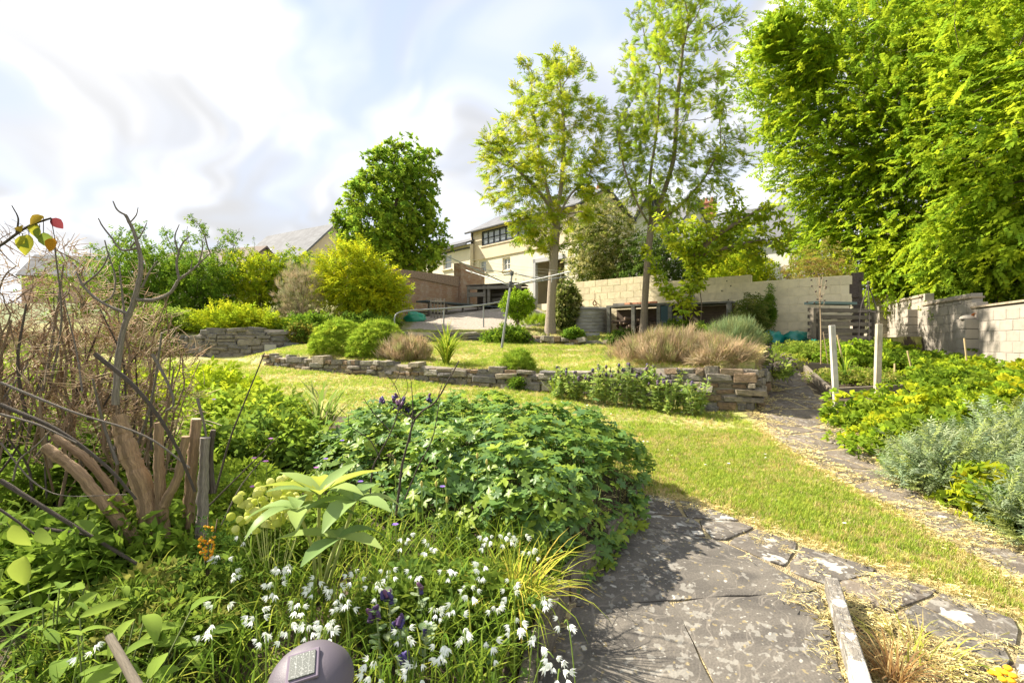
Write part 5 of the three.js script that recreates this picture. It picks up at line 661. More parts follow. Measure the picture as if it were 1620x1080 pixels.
  const bank = (lab, x, d, r, n, leaf, cols, o) => S('bank_plants', lab, x, d, r, n, leaf, cols, { fill: 0.5, lumps: 0.3, ...o });
  bank('bright lime leafed plants spilling over the retaining wall corner', -8.2, 14.6, [1.4, 0.7, 0.6], 1200, FEATHER, G_LIME); bank('pale green leafy plants at the far end of the retaining wall', -10.6, 14.5, [1.5, 0.75, 0.7], 1500, BUSH, [[0.2, 0.26, 0.05], [0.14, 0.21, 0.03], [0.26, 0.32, 0.05]]); bank('lush green plants trailing down the middle of the retaining wall', -6.0, 14.7, [1.2, 0.5, 0.55], 1000, BUSH, [[0.1, 0.18, 0.02], [0.16, 0.24, 0.02]]); bank('dark leafy plants on the wall near the handrail end', -4.4, 15.0, [1.0, 0.45, 0.5], 800, BUSH, [[0.08, 0.14, 0.02], [0.13, 0.2, 0.02]]); bank('trailing green curtain hanging down the retaining wall face', -6.1, 14.05, [0.5, 0.25, 0.18], 420, trail, [[0.1, 0.16, 0.02], [0.2, 0.18, 0.03]], { y: 1.72, round: true }); bank('pale leaves tumbling to the path at the wall end', -10.1, 13.7, [1.0, 0.6, 0.4], 800, BUSH, [[0.18, 0.25, 0.04], [0.24, 0.3, 0.04]], { y: 1.3 });
  // bed front of the wall: honeywort with purple heads
  const HW = [[0.28, 0.36, 0.09], [0.22, 0.31, 0.08], [0.33, 0.39, 0.1]];
  for (let k = 0; k < 36; k++) { const u = k / 35, x = lerp(0.7, 2.75, u) + rr(-0.08, 0.08), d = lerp(8.35, 7.15, u) - rr(0.0, 0.35), t = thing('honeywort', 'leafy honeywort stem with drooping purple heads against the stone wall', 'plant', V(x, groundY(x, d), d), rr(0, 6), 'honeywort along the stone wall'), h = rr(0.4, 0.68) * (0.75 + 0.35 * Math.sin(u * 2.6)), ms = [], cs = []; const st = new Shape3(); for (let j = 0; j < 3; j++) { const e = L3(rr(-0.12, 0.12), h * rr(0.75, 1), rr(-0.12, 0.12)); st.tube([L3(rr(-0.03, 0.03), 0, rr(-0.03, 0.03)), e.clone().multiplyScalar(0.5), e], 0.005, 4, false); for (let i = 0; i < 13; i++) { ms.push(frame(e.clone().multiplyScalar(rr(0.1, 1)), L3(rr(-1, 1), rr(0, 0.6), rr(-1, 1)), YA, rr(0.6, 1.1))); cs.push(vary(pick(HW))); } const f = mesh('flower_head', new THREE.SphereGeometry(rr(0.014, 0.027), 7, 6).scale(1, 1.35, 0.9), std(pick([[0.09, 0.06, 0.1], [0.12, 0.08, 0.11], [0.08, 0.065, 0.12]])), t); f.position.copy(e).add(L3(0.02, 0, 0)); } mesh('stem', st.geo(), std([0.2, 0.26, 0.08]), t); copies('foliage', clusterGeo(4, 0.085, 0.04, 0.03, 30 + (k % 3)), LEAF, ms, t, cs); }
  for (const [x, d, l, n, wid, lab, c] of [[-1.35, 10.0, 0.95, 150, 0.028, 'strappy arching green clump on the stone wall top', [[0.2, 0.28, 0.02], [0.13, 0.2, 0.02], [0.3, 0.33, 0.04]]], [2.85, 7.42, 0.5, 70, 0.014, 'grassy tuft at the foot of the stone wall end', [[0.22, 0.29, 0.03], [0.15, 0.22, 0.02]]], [0.75, 8.3, 0.45, 60, 0.016, 'strappy green tuft beside the honeywort at the wall', [[0.2, 0.28, 0.02], [0.26, 0.32, 0.03]]], [5.75, 8.4, 0.7, 26, 0.03, 'upright green blades in the vegetable bed', [[0.12, 0.2, 0.03], [0.26, 0.34, 0.03]]]]) bladeClump({ name: 'strappy_clump', label: lab, x, d, len: l, wid, n, cols: c, lean: 0.7, foot: 0.12 });
}
// ================================================================ RIGHT HAND BED
{
  rnd = seeded(131); const Y1 = [[0.31, 0.36, 0.02], [0.26, 0.33, 0.02], [0.36, 0.37, 0.02], [0.2, 0.28, 0.02]], Y2 = [[0.18, 0.27, 0.02], [0.26, 0.33, 0.02], [0.13, 0.2, 0.02]];
  const spots = [[5.0, 5.9, 0.85, 0.55, Y1, 'golden leafed balm bush below the two white posts'], [5.9, 6.6, 0.8, 0.42, Y1, 'golden green bush just behind the first white post'], [6.8, 6.4, 1.0, 0.5, Y1, 'wide golden bush in front of the grey wall pillar'], [4.35, 5.1, 0.55, 0.42, Y2, 'low green leafy plant where the path narrows'], [5.5, 5.0, 0.8, 0.5, Y2, 'fresh green bush amid the golden bushes'], [6.6, 5.3, 0.9, 0.5, Y1, 'golden bush beside the silver feathery shrubs'], [7.8, 6.8, 1.0, 0.48, Y1, 'tall golden bush against the grey block wall'], [7.2, 8.0, 0.9, 0.36, Y2, 'green bush at the back by the grey wall'], [8.4, 8.2, 1.0, 0.42, Y1, 'golden bush under the broken pot pillar'], [4.75, 3.7, 0.4, 0.5, Y1, 'small golden bush poking through silver foliage'], [6.9, 9.6, 0.9, 0.35, Y2, 'weedy green plants behind the timber bed'], [8.0, 10.2, 0.9, 0.32, Y2, 'weedy growth beside the upright wire obelisk'], [4.62, 6.35, 0.38, 0.3, Y2, 'weeds around the foot of the tall white post'], [9.2, 12.4, 1.0, 0.3, Y2, 'weedy growth by the highest wall pillar'], [9.5, 10.6, 0.9, 0.32, Y2, 'weedy growth along the middle of the grey wall'], [8.9, 9.4, 0.9, 0.35, Y2, 'nettle like weeds near the broken pot pillar'], [3.85, 3.85, 0.28, 0.36, Y1, 'golden sprig growing among silver foliage at the path edge']];
  for (const [x, d, w, h, c, lab] of spots) shrub({ name: 'balm_bush', label: lab, x, d, r: [w, h, w * 0.8], n: Math.round(w * 800), leaf: balm, cols: c.concat([[0.14, 0.21, 0.02], [0.2, 0.28, 0.03]]), fill: 0.45, lumps: 0.6, stems: 5, stemR: 0.008, upward: 0.6 });
  const SV = [[0.24, 0.3, 0.17], [0.3, 0.35, 0.22], [0.19, 0.25, 0.12], [0.26, 0.31, 0.1]];
  for (const [x, d, w, h, lab] of [[4.0, 4.35, 0.5, 0.46, 'silver grey feathery shrub beside the path bend'], [4.05, 3.45, 0.52, 0.48, 'silver grey feathery shrub at the grass strip'], [4.9, 4.5, 0.6, 0.6, 'taller silver shrub backed by golden leaves'], [4.3, 2.7, 0.6, 0.42, 'silver shrub spreading low over dry grass'], [5.5, 3.8, 0.7, 0.6, 'silver shrub deep in the golden bushes']]) shrub({ name: 'silver_shrub', label: lab, x, d, r: [w, h, w * 0.8], n: 1500, leaf: FERNY, cols: SV, fill: 0.35, lumps: 0.3, upward: 0.6, stems: 5, stemR: 0.008 });
  shrub({ name: 'veg_bed_weeds', label: 'patchy weeds filling the timber edged vegetable bed', category: 'weeds', x: 6.0, d: 8.5, r: [0.9, 0.22, 0.6], n: 700, leaf: SMALL, cols: [[0.2, 0.26, 0.03], [0.26, 0.25, 0.07], [0.13, 0.19, 0.03]], fill: 0.6 });
  shrub({ name: 'veg_bed_weeds', label: 'greenery between the wooden pallets and the vegetable bed', category: 'weeds', x: 6.3, d: 10.2, r: [1.1, 0.35, 0.5], n: 900, leaf: SMALL, cols: [[0.16, 0.23, 0.03], [0.22, 0.27, 0.04]], fill: 0.6 });
  shrub({ name: 'path_weeds', label: 'weeds fringing the sloping path beside the timber boards', category: 'weeds', x: 5.25, d: 9.6, r: [0.35, 0.25, 0.6], n: 380, leaf: SMALL, cols: [[0.2, 0.27, 0.03], [0.3, 0.32, 0.05]], fill: 0.6 });
  // dead seed-head stem
  const sh = thing('seedhead_stem', 'tall dead stem with dark round seed heads before the cream wall', 'plant', V(5.75, 1.35, 9.05)), stem = [], tan = std([0.36, 0.26, 0.16]); stem.push(tubeGeo([L3(0, 0, 0), L3(0.0, 0.6, 0), L3(-0.02, 1.2, 0), L3(-0.04, 1.65, 0)], [0.012, 0.01, 0.006, 0.003], 5)); stem.push(tubeGeo([L3(0.1, 0, 0.05), L3(0.03, 0.6, 0.02)], 0.008, 5));
  for (const [x, y] of [[-0.13, 1.68], [-0.03, 1.67], [0.08, 1.69], [-0.14, 1.57], [0.02, 1.6], [0.12, 1.55], [-0.17, 1.45], [-0.05, 1.43], [0.03, 1.42], [0.12, 1.41], [-0.15, 1.34], [0.01, 1.31], [-0.05, 1.25], [-0.2, 1.16], [-0.09, 1.2], [0.12, 1.19], [-0.11, 1.14]]) { const e = L3(x, y, rr(-0.1, 0.1)); stem.push(tubeGeo([L3(-0.02, 1.05 + (y - 1.15) * 0.3, 0), e.clone().multiply(L3(0.7, 1, 0.7)).add(L3(0, -0.08, 0)), e], [0.003, 0.002, 0.0015], 3)); const b = mesh('seed_head', new THREE.IcosahedronGeometry(0.017, 1), std([0.06, 0.04, 0.03]), sh); b.position.copy(e); } mesh('stem', merged(stem), tan, sh);
}

// ================================================================ THE NEAR FLOWER BED
const bedY = (x, d) => groundY(x, d), near = (px, py, up, min = 0.9) => { const d = Math.max(min, (EYE - 0.2 - up) / ((py - 540) / FOCAL + 0.1)); return [(px - 810) / FOCAL * d, d]; };
{ // cranesbill mound
  rnd = seeded(141);
  const G = [[0.4, 2.78], [0.98, 3.6], [1.25, 4.3], [0.95, 4.85], [0.1, 5.35], [-0.8, 5.55], [-1.75, 5.1], [-1.85, 4.2], [-1.3, 3.55], [-0.6, 3.1], [-0.1, 2.85]], t = thing('cranesbill_mound', 'broad leafy cranesbill mound spilling over the stone kerb', 'plant', V(-0.2, 0.5, 3.8)), C = [[0.14, 0.23, 0.05], [0.11, 0.2, 0.05], [0.18, 0.27, 0.045], [0.23, 0.31, 0.04], [0.1, 0.18, 0.06]], mats = C.map((c) => leafMat(c, { clearcoat: 0.5, clearcoatRoughness: 0.38 })), all = [];
  const st = new Shape3();
  for (let k = 0; k < 7800; k++) {
    const x = rr(-1.9, 1.3), d = rr(2.7, 5.6); if (!inside(G, x, d)) continue; const e = edgeDistance(G, x, d), top = 0.42 * Math.sqrt(clamp(e / 0.42, 0, 1)) + 0.1 * n2(x * 2.2, d * 2.2) * clamp(e * 4, 0, 1) + 0.035 + (rnd() < 0.06 ? rr(0.03, 0.1) : 0), y = bedY(clamp(x, -3, 0.95), d) + top * (rnd() < 0.62 ? rr(0.88, 1.06) : rr(0.35, 0.85)), a = rr(0, 6.283), out = e < 0.3 ? 0.9 : 0.35;
    const gx = (edgeDistance(G, x + 0.05, d) - e) / 0.05, gd = (edgeDistance(G, x, d + 0.05) - e) / 0.05, nrm = L3(-gx * out, 1, gd * out).addScaledVector(randDir(), 0.55);
    all.push({ x, y, d, m: frame(V(x, y, d).sub(t.position), L3(Math.cos(a), rr(-0.2, 0.2), Math.sin(a)).addScaledVector(nrm, -0.1), nrm, rnd() < 0.25 ? rr(0.02, 0.035) : rr(0.036, 0.07)), top: (y - bedY(x, d)) / top });
    if (rnd() < 0.25) st.tube([V(x + rr(-0.06, 0.06), bedY(x, d), d + rr(-0.06, 0.06)).sub(t.position), V(x, y, d).sub(t.position)], 0.0018, 3, false);
  }
  mesh('stalks', st.geo(), std([0.2, 0.26, 0.06]), t).userData.kind = 'stuff';
  const front = all.filter((q) => q.top > 0.86).sort((a, b) => a.d - b.d), big = new Set(front.slice(0, 290)); for (const q of big) place(mesh('leaf', pick(GERL), pick(mats), t), q.m);
  const rest = all.filter((q) => !big.has(q)); for (let g = 0; g < 3; g++) { const L = rest.filter((_, i) => i % 3 === g); copies('foliage', GERL[g], leafMat([1, 1, 1], { clearcoat: 0.5, clearcoatRoughness: 0.38 }), L.map((q) => q.m), t, L.map(() => vary(pick(C), 0.18))); }
  // mauve cranesbill flowers
  const pet = oneLeaf(0.8, 0.1, 0.1); const mauve = leafMat([0.25, 0.16, 0.5], { transmission: 0.25 }), pinkish = leafMat([0.4, 0.17, 0.42], { transmission: 0.25 });
  for (const [px, py, d, c] of [[541, 697, 3.9, 0], [515, 726, 3.6, 0], [570, 762, 3.2, 0], [700, 770, 3.1, 0], [428, 694, 4, 1], [420, 730, 3.3, 1], [402, 725, 3.3, 1], [625, 830, 2.7, 0], [400, 770, 3.0, 1], [338, 632, 4.6, 0], [500, 740, 3.4, 1]]) { const p = at(px, py, d), f = thing('cranesbill_flower', c ? 'small pinkish mauve flower on a thin stem above the leaves' : 'small violet five petalled flower on a thin stem above the leaves', 'flower', p, 0, c ? 'pinkish flowers in the bed' : 'violet flowers in the bed'); for (let k = 0; k < 5; k++) { const a = k / 5 * 6.283; place(mesh('petal', pet, c ? pinkish : mauve, f), frame(L3(0, 0, 0), L3(Math.cos(a), 0.35, Math.sin(a)), L3(0, 1, 0.5), 0.021)); } mesh('stem', tubeGeo([L3(0, 0, 0), L3(0.01, -0.12, 0), L3(0.02, -0.28, 0)], 0.0016, 4), std([0.16, 0.2, 0.06]), f); }
}
{ // hellebore: three tiers of long toothed leaflets, and a head of lime bells beside it
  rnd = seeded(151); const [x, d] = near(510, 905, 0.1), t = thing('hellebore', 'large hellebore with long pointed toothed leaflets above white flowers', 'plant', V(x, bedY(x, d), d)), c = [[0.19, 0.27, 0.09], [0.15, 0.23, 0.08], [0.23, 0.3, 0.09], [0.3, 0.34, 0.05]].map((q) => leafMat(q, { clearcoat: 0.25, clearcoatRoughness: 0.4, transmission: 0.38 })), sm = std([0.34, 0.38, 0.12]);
  const heads = [[505, 782, 1.86, 8], [562, 792, 1.84, 6], [535, 852, 1.72, 5], [470, 805, 1.82, 6]];
  heads.forEach(([px, py, dd, n], h) => { const p = at(px, py, dd).sub(t.position); mesh('stem', tubeGeo(smoothPts([L3(rr(-0.03, 0.03), 0, rr(-0.03, 0.03)), p.clone().multiplyScalar(0.55).add(L3(rr(-0.02, 0.02), 0.02, 0)), p], 4), [0.009, 0.009, 0.0085, 0.008, 0.0075, 0.007, 0.007, 0.0065, 0.006], 7), sm, t); for (let k = 0; k < n; k++) { const a = k / n * 6.283 + h * 1.3 + 0.4, dir = L3(Math.cos(a), h === 0 ? 0.55 : rr(0.1, 0.35), Math.sin(a)); place(mesh('leaflet', pick(LANCE), h === 0 && k % 2 ? c[3] : pick(c.slice(0, 3)), t), frame(p, dir, YA, rr(0.2, 0.26), rr(0.2, 0.25), rr(0.2, 0.26))); } });  // every other leaflet of the top tier is yellower: backlight put into its colour
  const b = thing('lime_hellebore_cluster', 'cluster of pale lime bell flowers behind the big pointed leaves', 'flower', at(430, 800, 2.35)), bell = new THREE.LatheGeometry([[0.001, 0.022], [0.011, 0.019], [0.018, 0.01], [0.02, 0], [0.0195, -0.006]].map(([a, q]) => new THREE.Vector2(a, q)), 10), bm = [leafMat([0.48, 0.5, 0.14]), leafMat([0.42, 0.46, 0.1]), leafMat([0.54, 0.55, 0.22])];
  const stg = []; for (let k = 0; k < 120; k++) { const q = L3(rr(-0.15, 0.17), rr(-0.09, 0.12), rr(-0.12, 0.12)); if (q.x * q.x / 0.03 + q.y * q.y / 0.014 > 1) continue; const m = mesh('bell', bell, pick(bm), b); m.position.copy(q); m.rotation.set(rr(-0.7, 0.7), 0, rr(-0.7, 0.7)); m.scale.setScalar(rr(0.8, 1.15)); if (k % 5 === 0) stg.push(tubeGeo([q.clone().add(L3(0, 0.015, 0)), q.clone().multiplyScalar(0.85).add(L3(0, -0.06, 0)), L3(q.x * 0.5, -0.28, q.z * 0.5)], 0.0016, 3)); } mesh('stalks', merged(stg), sm, b).userData.kind = 'stuff';
}
{ // three cornered leeks: white nodding stars, each stem a plant
  rnd = seeded(161); const floret = (() => { const s = new Shape3(); for (let k = 0; k < 6; k++) { const a = k / 6 * 6.283; addLeaf(s, frame(L3(0, 0, 0), L3(Math.cos(a) * 0.6, Math.sin(a) * 0.6, 1), YA), 1, 0.26, 0.1, -0.25); } return s.geo(); })(), wm = leafMat([0.72, 0.74, 0.7], { transmission: 0.3, clearcoat: 0 }), gm = leafMat([0.24, 0.32, 0.08]);
  const L = [[800, 845], [770, 850], [825, 852], [655, 905], [640, 850], [615, 905], [500, 920], [430, 925], [405, 970], [455, 990], [520, 985], [545, 950], [440, 900], [690, 965], [720, 960], [745, 930], [785, 955], [815, 985], [850, 1000], [876, 1040], [886, 1062], [893, 985], [710, 900], [680, 860], [700, 1020], [470, 950], [485, 988], [515, 1002], [350, 940], [345, 880], [362, 900], [385, 845], [140, 1015], [735, 1000], [765, 895], [640, 1000], [595, 925], [560, 905], [840, 870], [420, 1010], [330, 985], [660, 1045], [770, 1020], [590, 1050], [455, 895], [530, 930], [810, 925], [860, 950]];
  for (const [px, py] of L) {
    const [x, d] = near(px, py, 0.3), p = V(x, EYE - (py - 540) / FOCAL * d, d), foot = V(x + rr(-0.1, 0.05), bedY(Math.min(x, 0.05 + (d - 2) * 0.5), d), d + rr(-0.06, 0.08)), t = thing('white_leek_flower', 'white nodding star shaped leek flower head on a green stem', 'flower', foot, 0, 'white leek flowers in the near bed'), q = p.clone().sub(foot);
    mesh('stem', tubeGeo(smoothPts([L3(0, 0, 0), L3(q.x * 0.3, q.y * 0.6, q.z * 0.3), L3(q.x * 0.8, q.y * 1.05, q.z * 0.8), q], 3), 0.0026, 4), gm, t);
    const n = 5 + Math.floor(rnd() * 5); for (let k = 0; k < n; k++) { const o = L3(rr(-0.034, 0.034), rr(-0.045, 0.015), rr(-0.034, 0.034)); place(mesh('floret', floret, wm, t), frame(q.clone().add(o), L3(o.x * 30, -0.8 + rr(-0.3, 0.6), o.z * 30), L3(0, 0.2, 1), rr(0.02, 0.03))); }
  }
  // the arching leaves of the leeks and other grassy foliage, past counting
  const lists = [[], [], [], []], cl = [[], [], [], []]; for (let k = 0; k < 5200; k++) { const d = rr(0.95, 3.1), x = rr(-2.1, 0.35); if (!inside(BED, x, d) || edgeDistance(BED, x, d) < 0.04) continue; if (Math.hypot(x + 0.44, d - 1.06) < 0.16) continue; const a = rr(0, 6.283), l = rr(0.1, 0.9), g = k % 4, len = rr(0.14, 0.4) * (d < 1.3 ? 0.8 : 1); lists[g].push(frame(V(x, bedY(x, d) - 0.01, d), L3(Math.cos(a) * l, 1, Math.sin(a) * l), L3(-Math.cos(a), l, -Math.sin(a)), rr(0.005, 0.011), len, len)); cl[g].push(vary(pick([[0.15, 0.22, 0.03], [0.1, 0.17, 0.02], [0.2, 0.27, 0.03], [0.08, 0.13, 0.02], [0.26, 0.29, 0.05]]), 0.2)); }
  lists.forEach((q, g) => tag(copies('grassy_leaves', BLADES[g], LEAF, q, scene, cl[g]), ['stiff upright grassy leaves among the white flowers', 'leaning grassy leaves among the white flowers', 'arching grassy leaves among the white flowers', 'drooping grassy leaves among the white flowers'][g], 'leaves', null, 'stuff'));
  bladeClump({ name: 'golden_grass', label: 'golden yellow arching grass clump tumbling towards the paved path', category: 'grass clump', x: 0.02, d: 2.45, len: 0.46, wid: 0.009, n: 150, parts: true, cols: [[0.42, 0.42, 0.06], [0.34, 0.38, 0.05], [0.5, 0.4, 0.08], [0.26, 0.33, 0.04]], lean: 1.5, foot: 0.12, blades: BLADES });
  bladeClump({ name: 'iris_clump', label: 'tall broad strappy leaves standing behind the cranesbill mound', x: -2.2, d: 5.6, len: 0.75, wid: 0.03, n: 60, parts: true, cols: [[0.2, 0.28, 0.06], [0.26, 0.32, 0.1], [0.14, 0.21, 0.04], [0.36, 0.36, 0.14]], lean: 0.9, foot: 0.2, blades: BLADES });
  bladeClump({ name: 'iris_clump', label: 'small fresh strappy tuft on the lawn side of the mound', x: 0.75, d: 4.95, len: 0.38, wid: 0.014, n: 40, parts: true, cols: [[0.26, 0.33, 0.03], [0.2, 0.28, 0.03]], lean: 0.8, foot: 0.12 });
  bladeClump({ name: 'iris_clump', label: 'glowing upright strappy tuft by the dead hedge', x: -3.5, d: 6.2, len: 0.6, wid: 0.02, n: 50, parts: true, cols: [[0.34, 0.4, 0.03], [0.26, 0.33, 0.03]], lean: 0.6, foot: 0.25 });
  // tulip seed stems
  for (const [px, py, h] of [[705, 765, 0.34], [707, 795, 0.3], [690, 770, 0.3], [667, 770, 0.28], [755, 725, 0.3], [625, 735, 0.3], [770, 735, 0.24]]) { const d = 2.6 + (880 - py) * 0.004, p = at(px, py, d), t = thing('bud_stem', 'slim upright green stem tipped with a yellowish bud', 'plant', p, 0, 'budded stems by the mound'); mesh('stem', tubeGeo([L3(0.01, -h, 0), L3(0.004, -h / 2, 0), L3(0, 0, 0)], 0.0035, 5), gm, t); mesh('bud', new THREE.SphereGeometry(0.008, 8, 8).scale(1, 2.6, 1).translate(0, 0.018, 0), std([0.45, 0.38, 0.1]), t); }
}
{ // honeywort in front, with purple bells and blue green leaves
  rnd = seeded(171); const glau = [leafMat([0.26, 0.34, 0.2]), leafMat([0.22, 0.31, 0.15]), leafMat([0.3, 0.36, 0.22])], bells = [new THREE.MeshPhysicalMaterial({ color: col(0.07, 0.03, 0.11), roughness: 0.6 }), new THREE.MeshPhysicalMaterial({ color: col(0.13, 0.05, 0.12), roughness: 0.6 }), new THREE.MeshPhysicalMaterial({ color: col(0.05, 0.035, 0.16), roughness: 0.6 })], bell = new THREE.LatheGeometry([[0.001, 0.02], [0.006, 0.018], [0.009, 0.008], [0.009, -0.012], [0.011, -0.016], [0.007, -0.012]].map(([a, b]) => new THREE.Vector2(a, b)), 10), round = lobedGeo(1, 0.02, 0.3, 0.12, 9);
  for (const [px, py, up, lab] of [[615, 935, 0.32, 'honeywort stem with the largest purple bells in front'], [595, 965, 0.28, 'honeywort stem with dark violet bells by white flowers'], [632, 975, 0.26, 'honeywort stem with round grey green leaves and bells'], [640, 1035, 0.2, 'short honeywort with round pale leaves near solar light'], [676, 985, 0.26, 'honeywort stem carrying one single hanging blue bell'], [660, 925, 0.3, 'honeywort bud stem just opening above the white flowers']]) {
    const [x, d] = near(px, py, up), p = V(x, EYE - (py - 540) / FOCAL * d, d), foot = V(x + rr(-0.04, 0.04), bedY(x, d), d + rr(-0.03, 0.05)), q = p.clone().sub(foot), t = thing('honeywort', lab, 'plant', foot); mesh('stem', tubeGeo([L3(0, 0, 0), q.clone().multiplyScalar(0.6), q], 0.0045, 6), std([0.28, 0.34, 0.14]), t);
    for (let k = 0; k < 9; k++) { const f = rr(0.35, 1.02), a = rr(0, 6.283); place(mesh('leaf', round, pick(glau), t), frame(q.clone().multiplyScalar(f).add(L3(Math.cos(a) * 0.018, 0, Math.sin(a) * 0.018)), L3(Math.cos(a), 0.35, Math.sin(a)), YA, rr(0.014, 0.022), 0.02, rr(0.02, 0.03))); }
    const n = /single/.test(lab) ? 1 : /bud/.test(lab) ? 2 : 7; for (let k = 0; k < n; k++) { const m = mesh('bell_flower', bell, pick(bells), t); m.position.copy(q).add(L3(rr(-0.025, 0.025), rr(-0.035, 0.005), rr(-0.02, 0.025))); m.rotation.set(rr(-0.6, 0.6), 0, rr(-0.6, 0.6)); }
  }
  for (let k = 0; k < 14; k++) { const p = at(rr(600, 715), rr(622, 662), rr(4.5, 4.9)), t = thing('honeywort_bloom', 'dark purple honeywort head among leaves behind the bare twigs', 'flower', p, 0, 'purple heads behind the twigs'); for (let j = 0; j < 5; j++) { const m = mesh('bell_flower', bell, pick(bells), t); m.position.set(rr(-0.03, 0.03), rr(-0.03, 0.02), rr(-0.03, 0.03)); m.scale.setScalar(1.5); m.rotation.set(rr(-0.6, 0.6), 0, rr(-0.6, 0.6)); } mesh('stem', tubeGeo([L3(0, 0, 0), L3(0.02, -0.3, 0)], 0.004, 4), std([0.24, 0.3, 0.1]), t); for (let j = 0; j < 6; j++) place(mesh('leaf', round, pick(glau), t), frame(L3(0.01, rr(-0.2, -0.02), 0), L3(rr(-1, 1), 0.4, rr(-1, 1)), YA, 0.03)); }
}
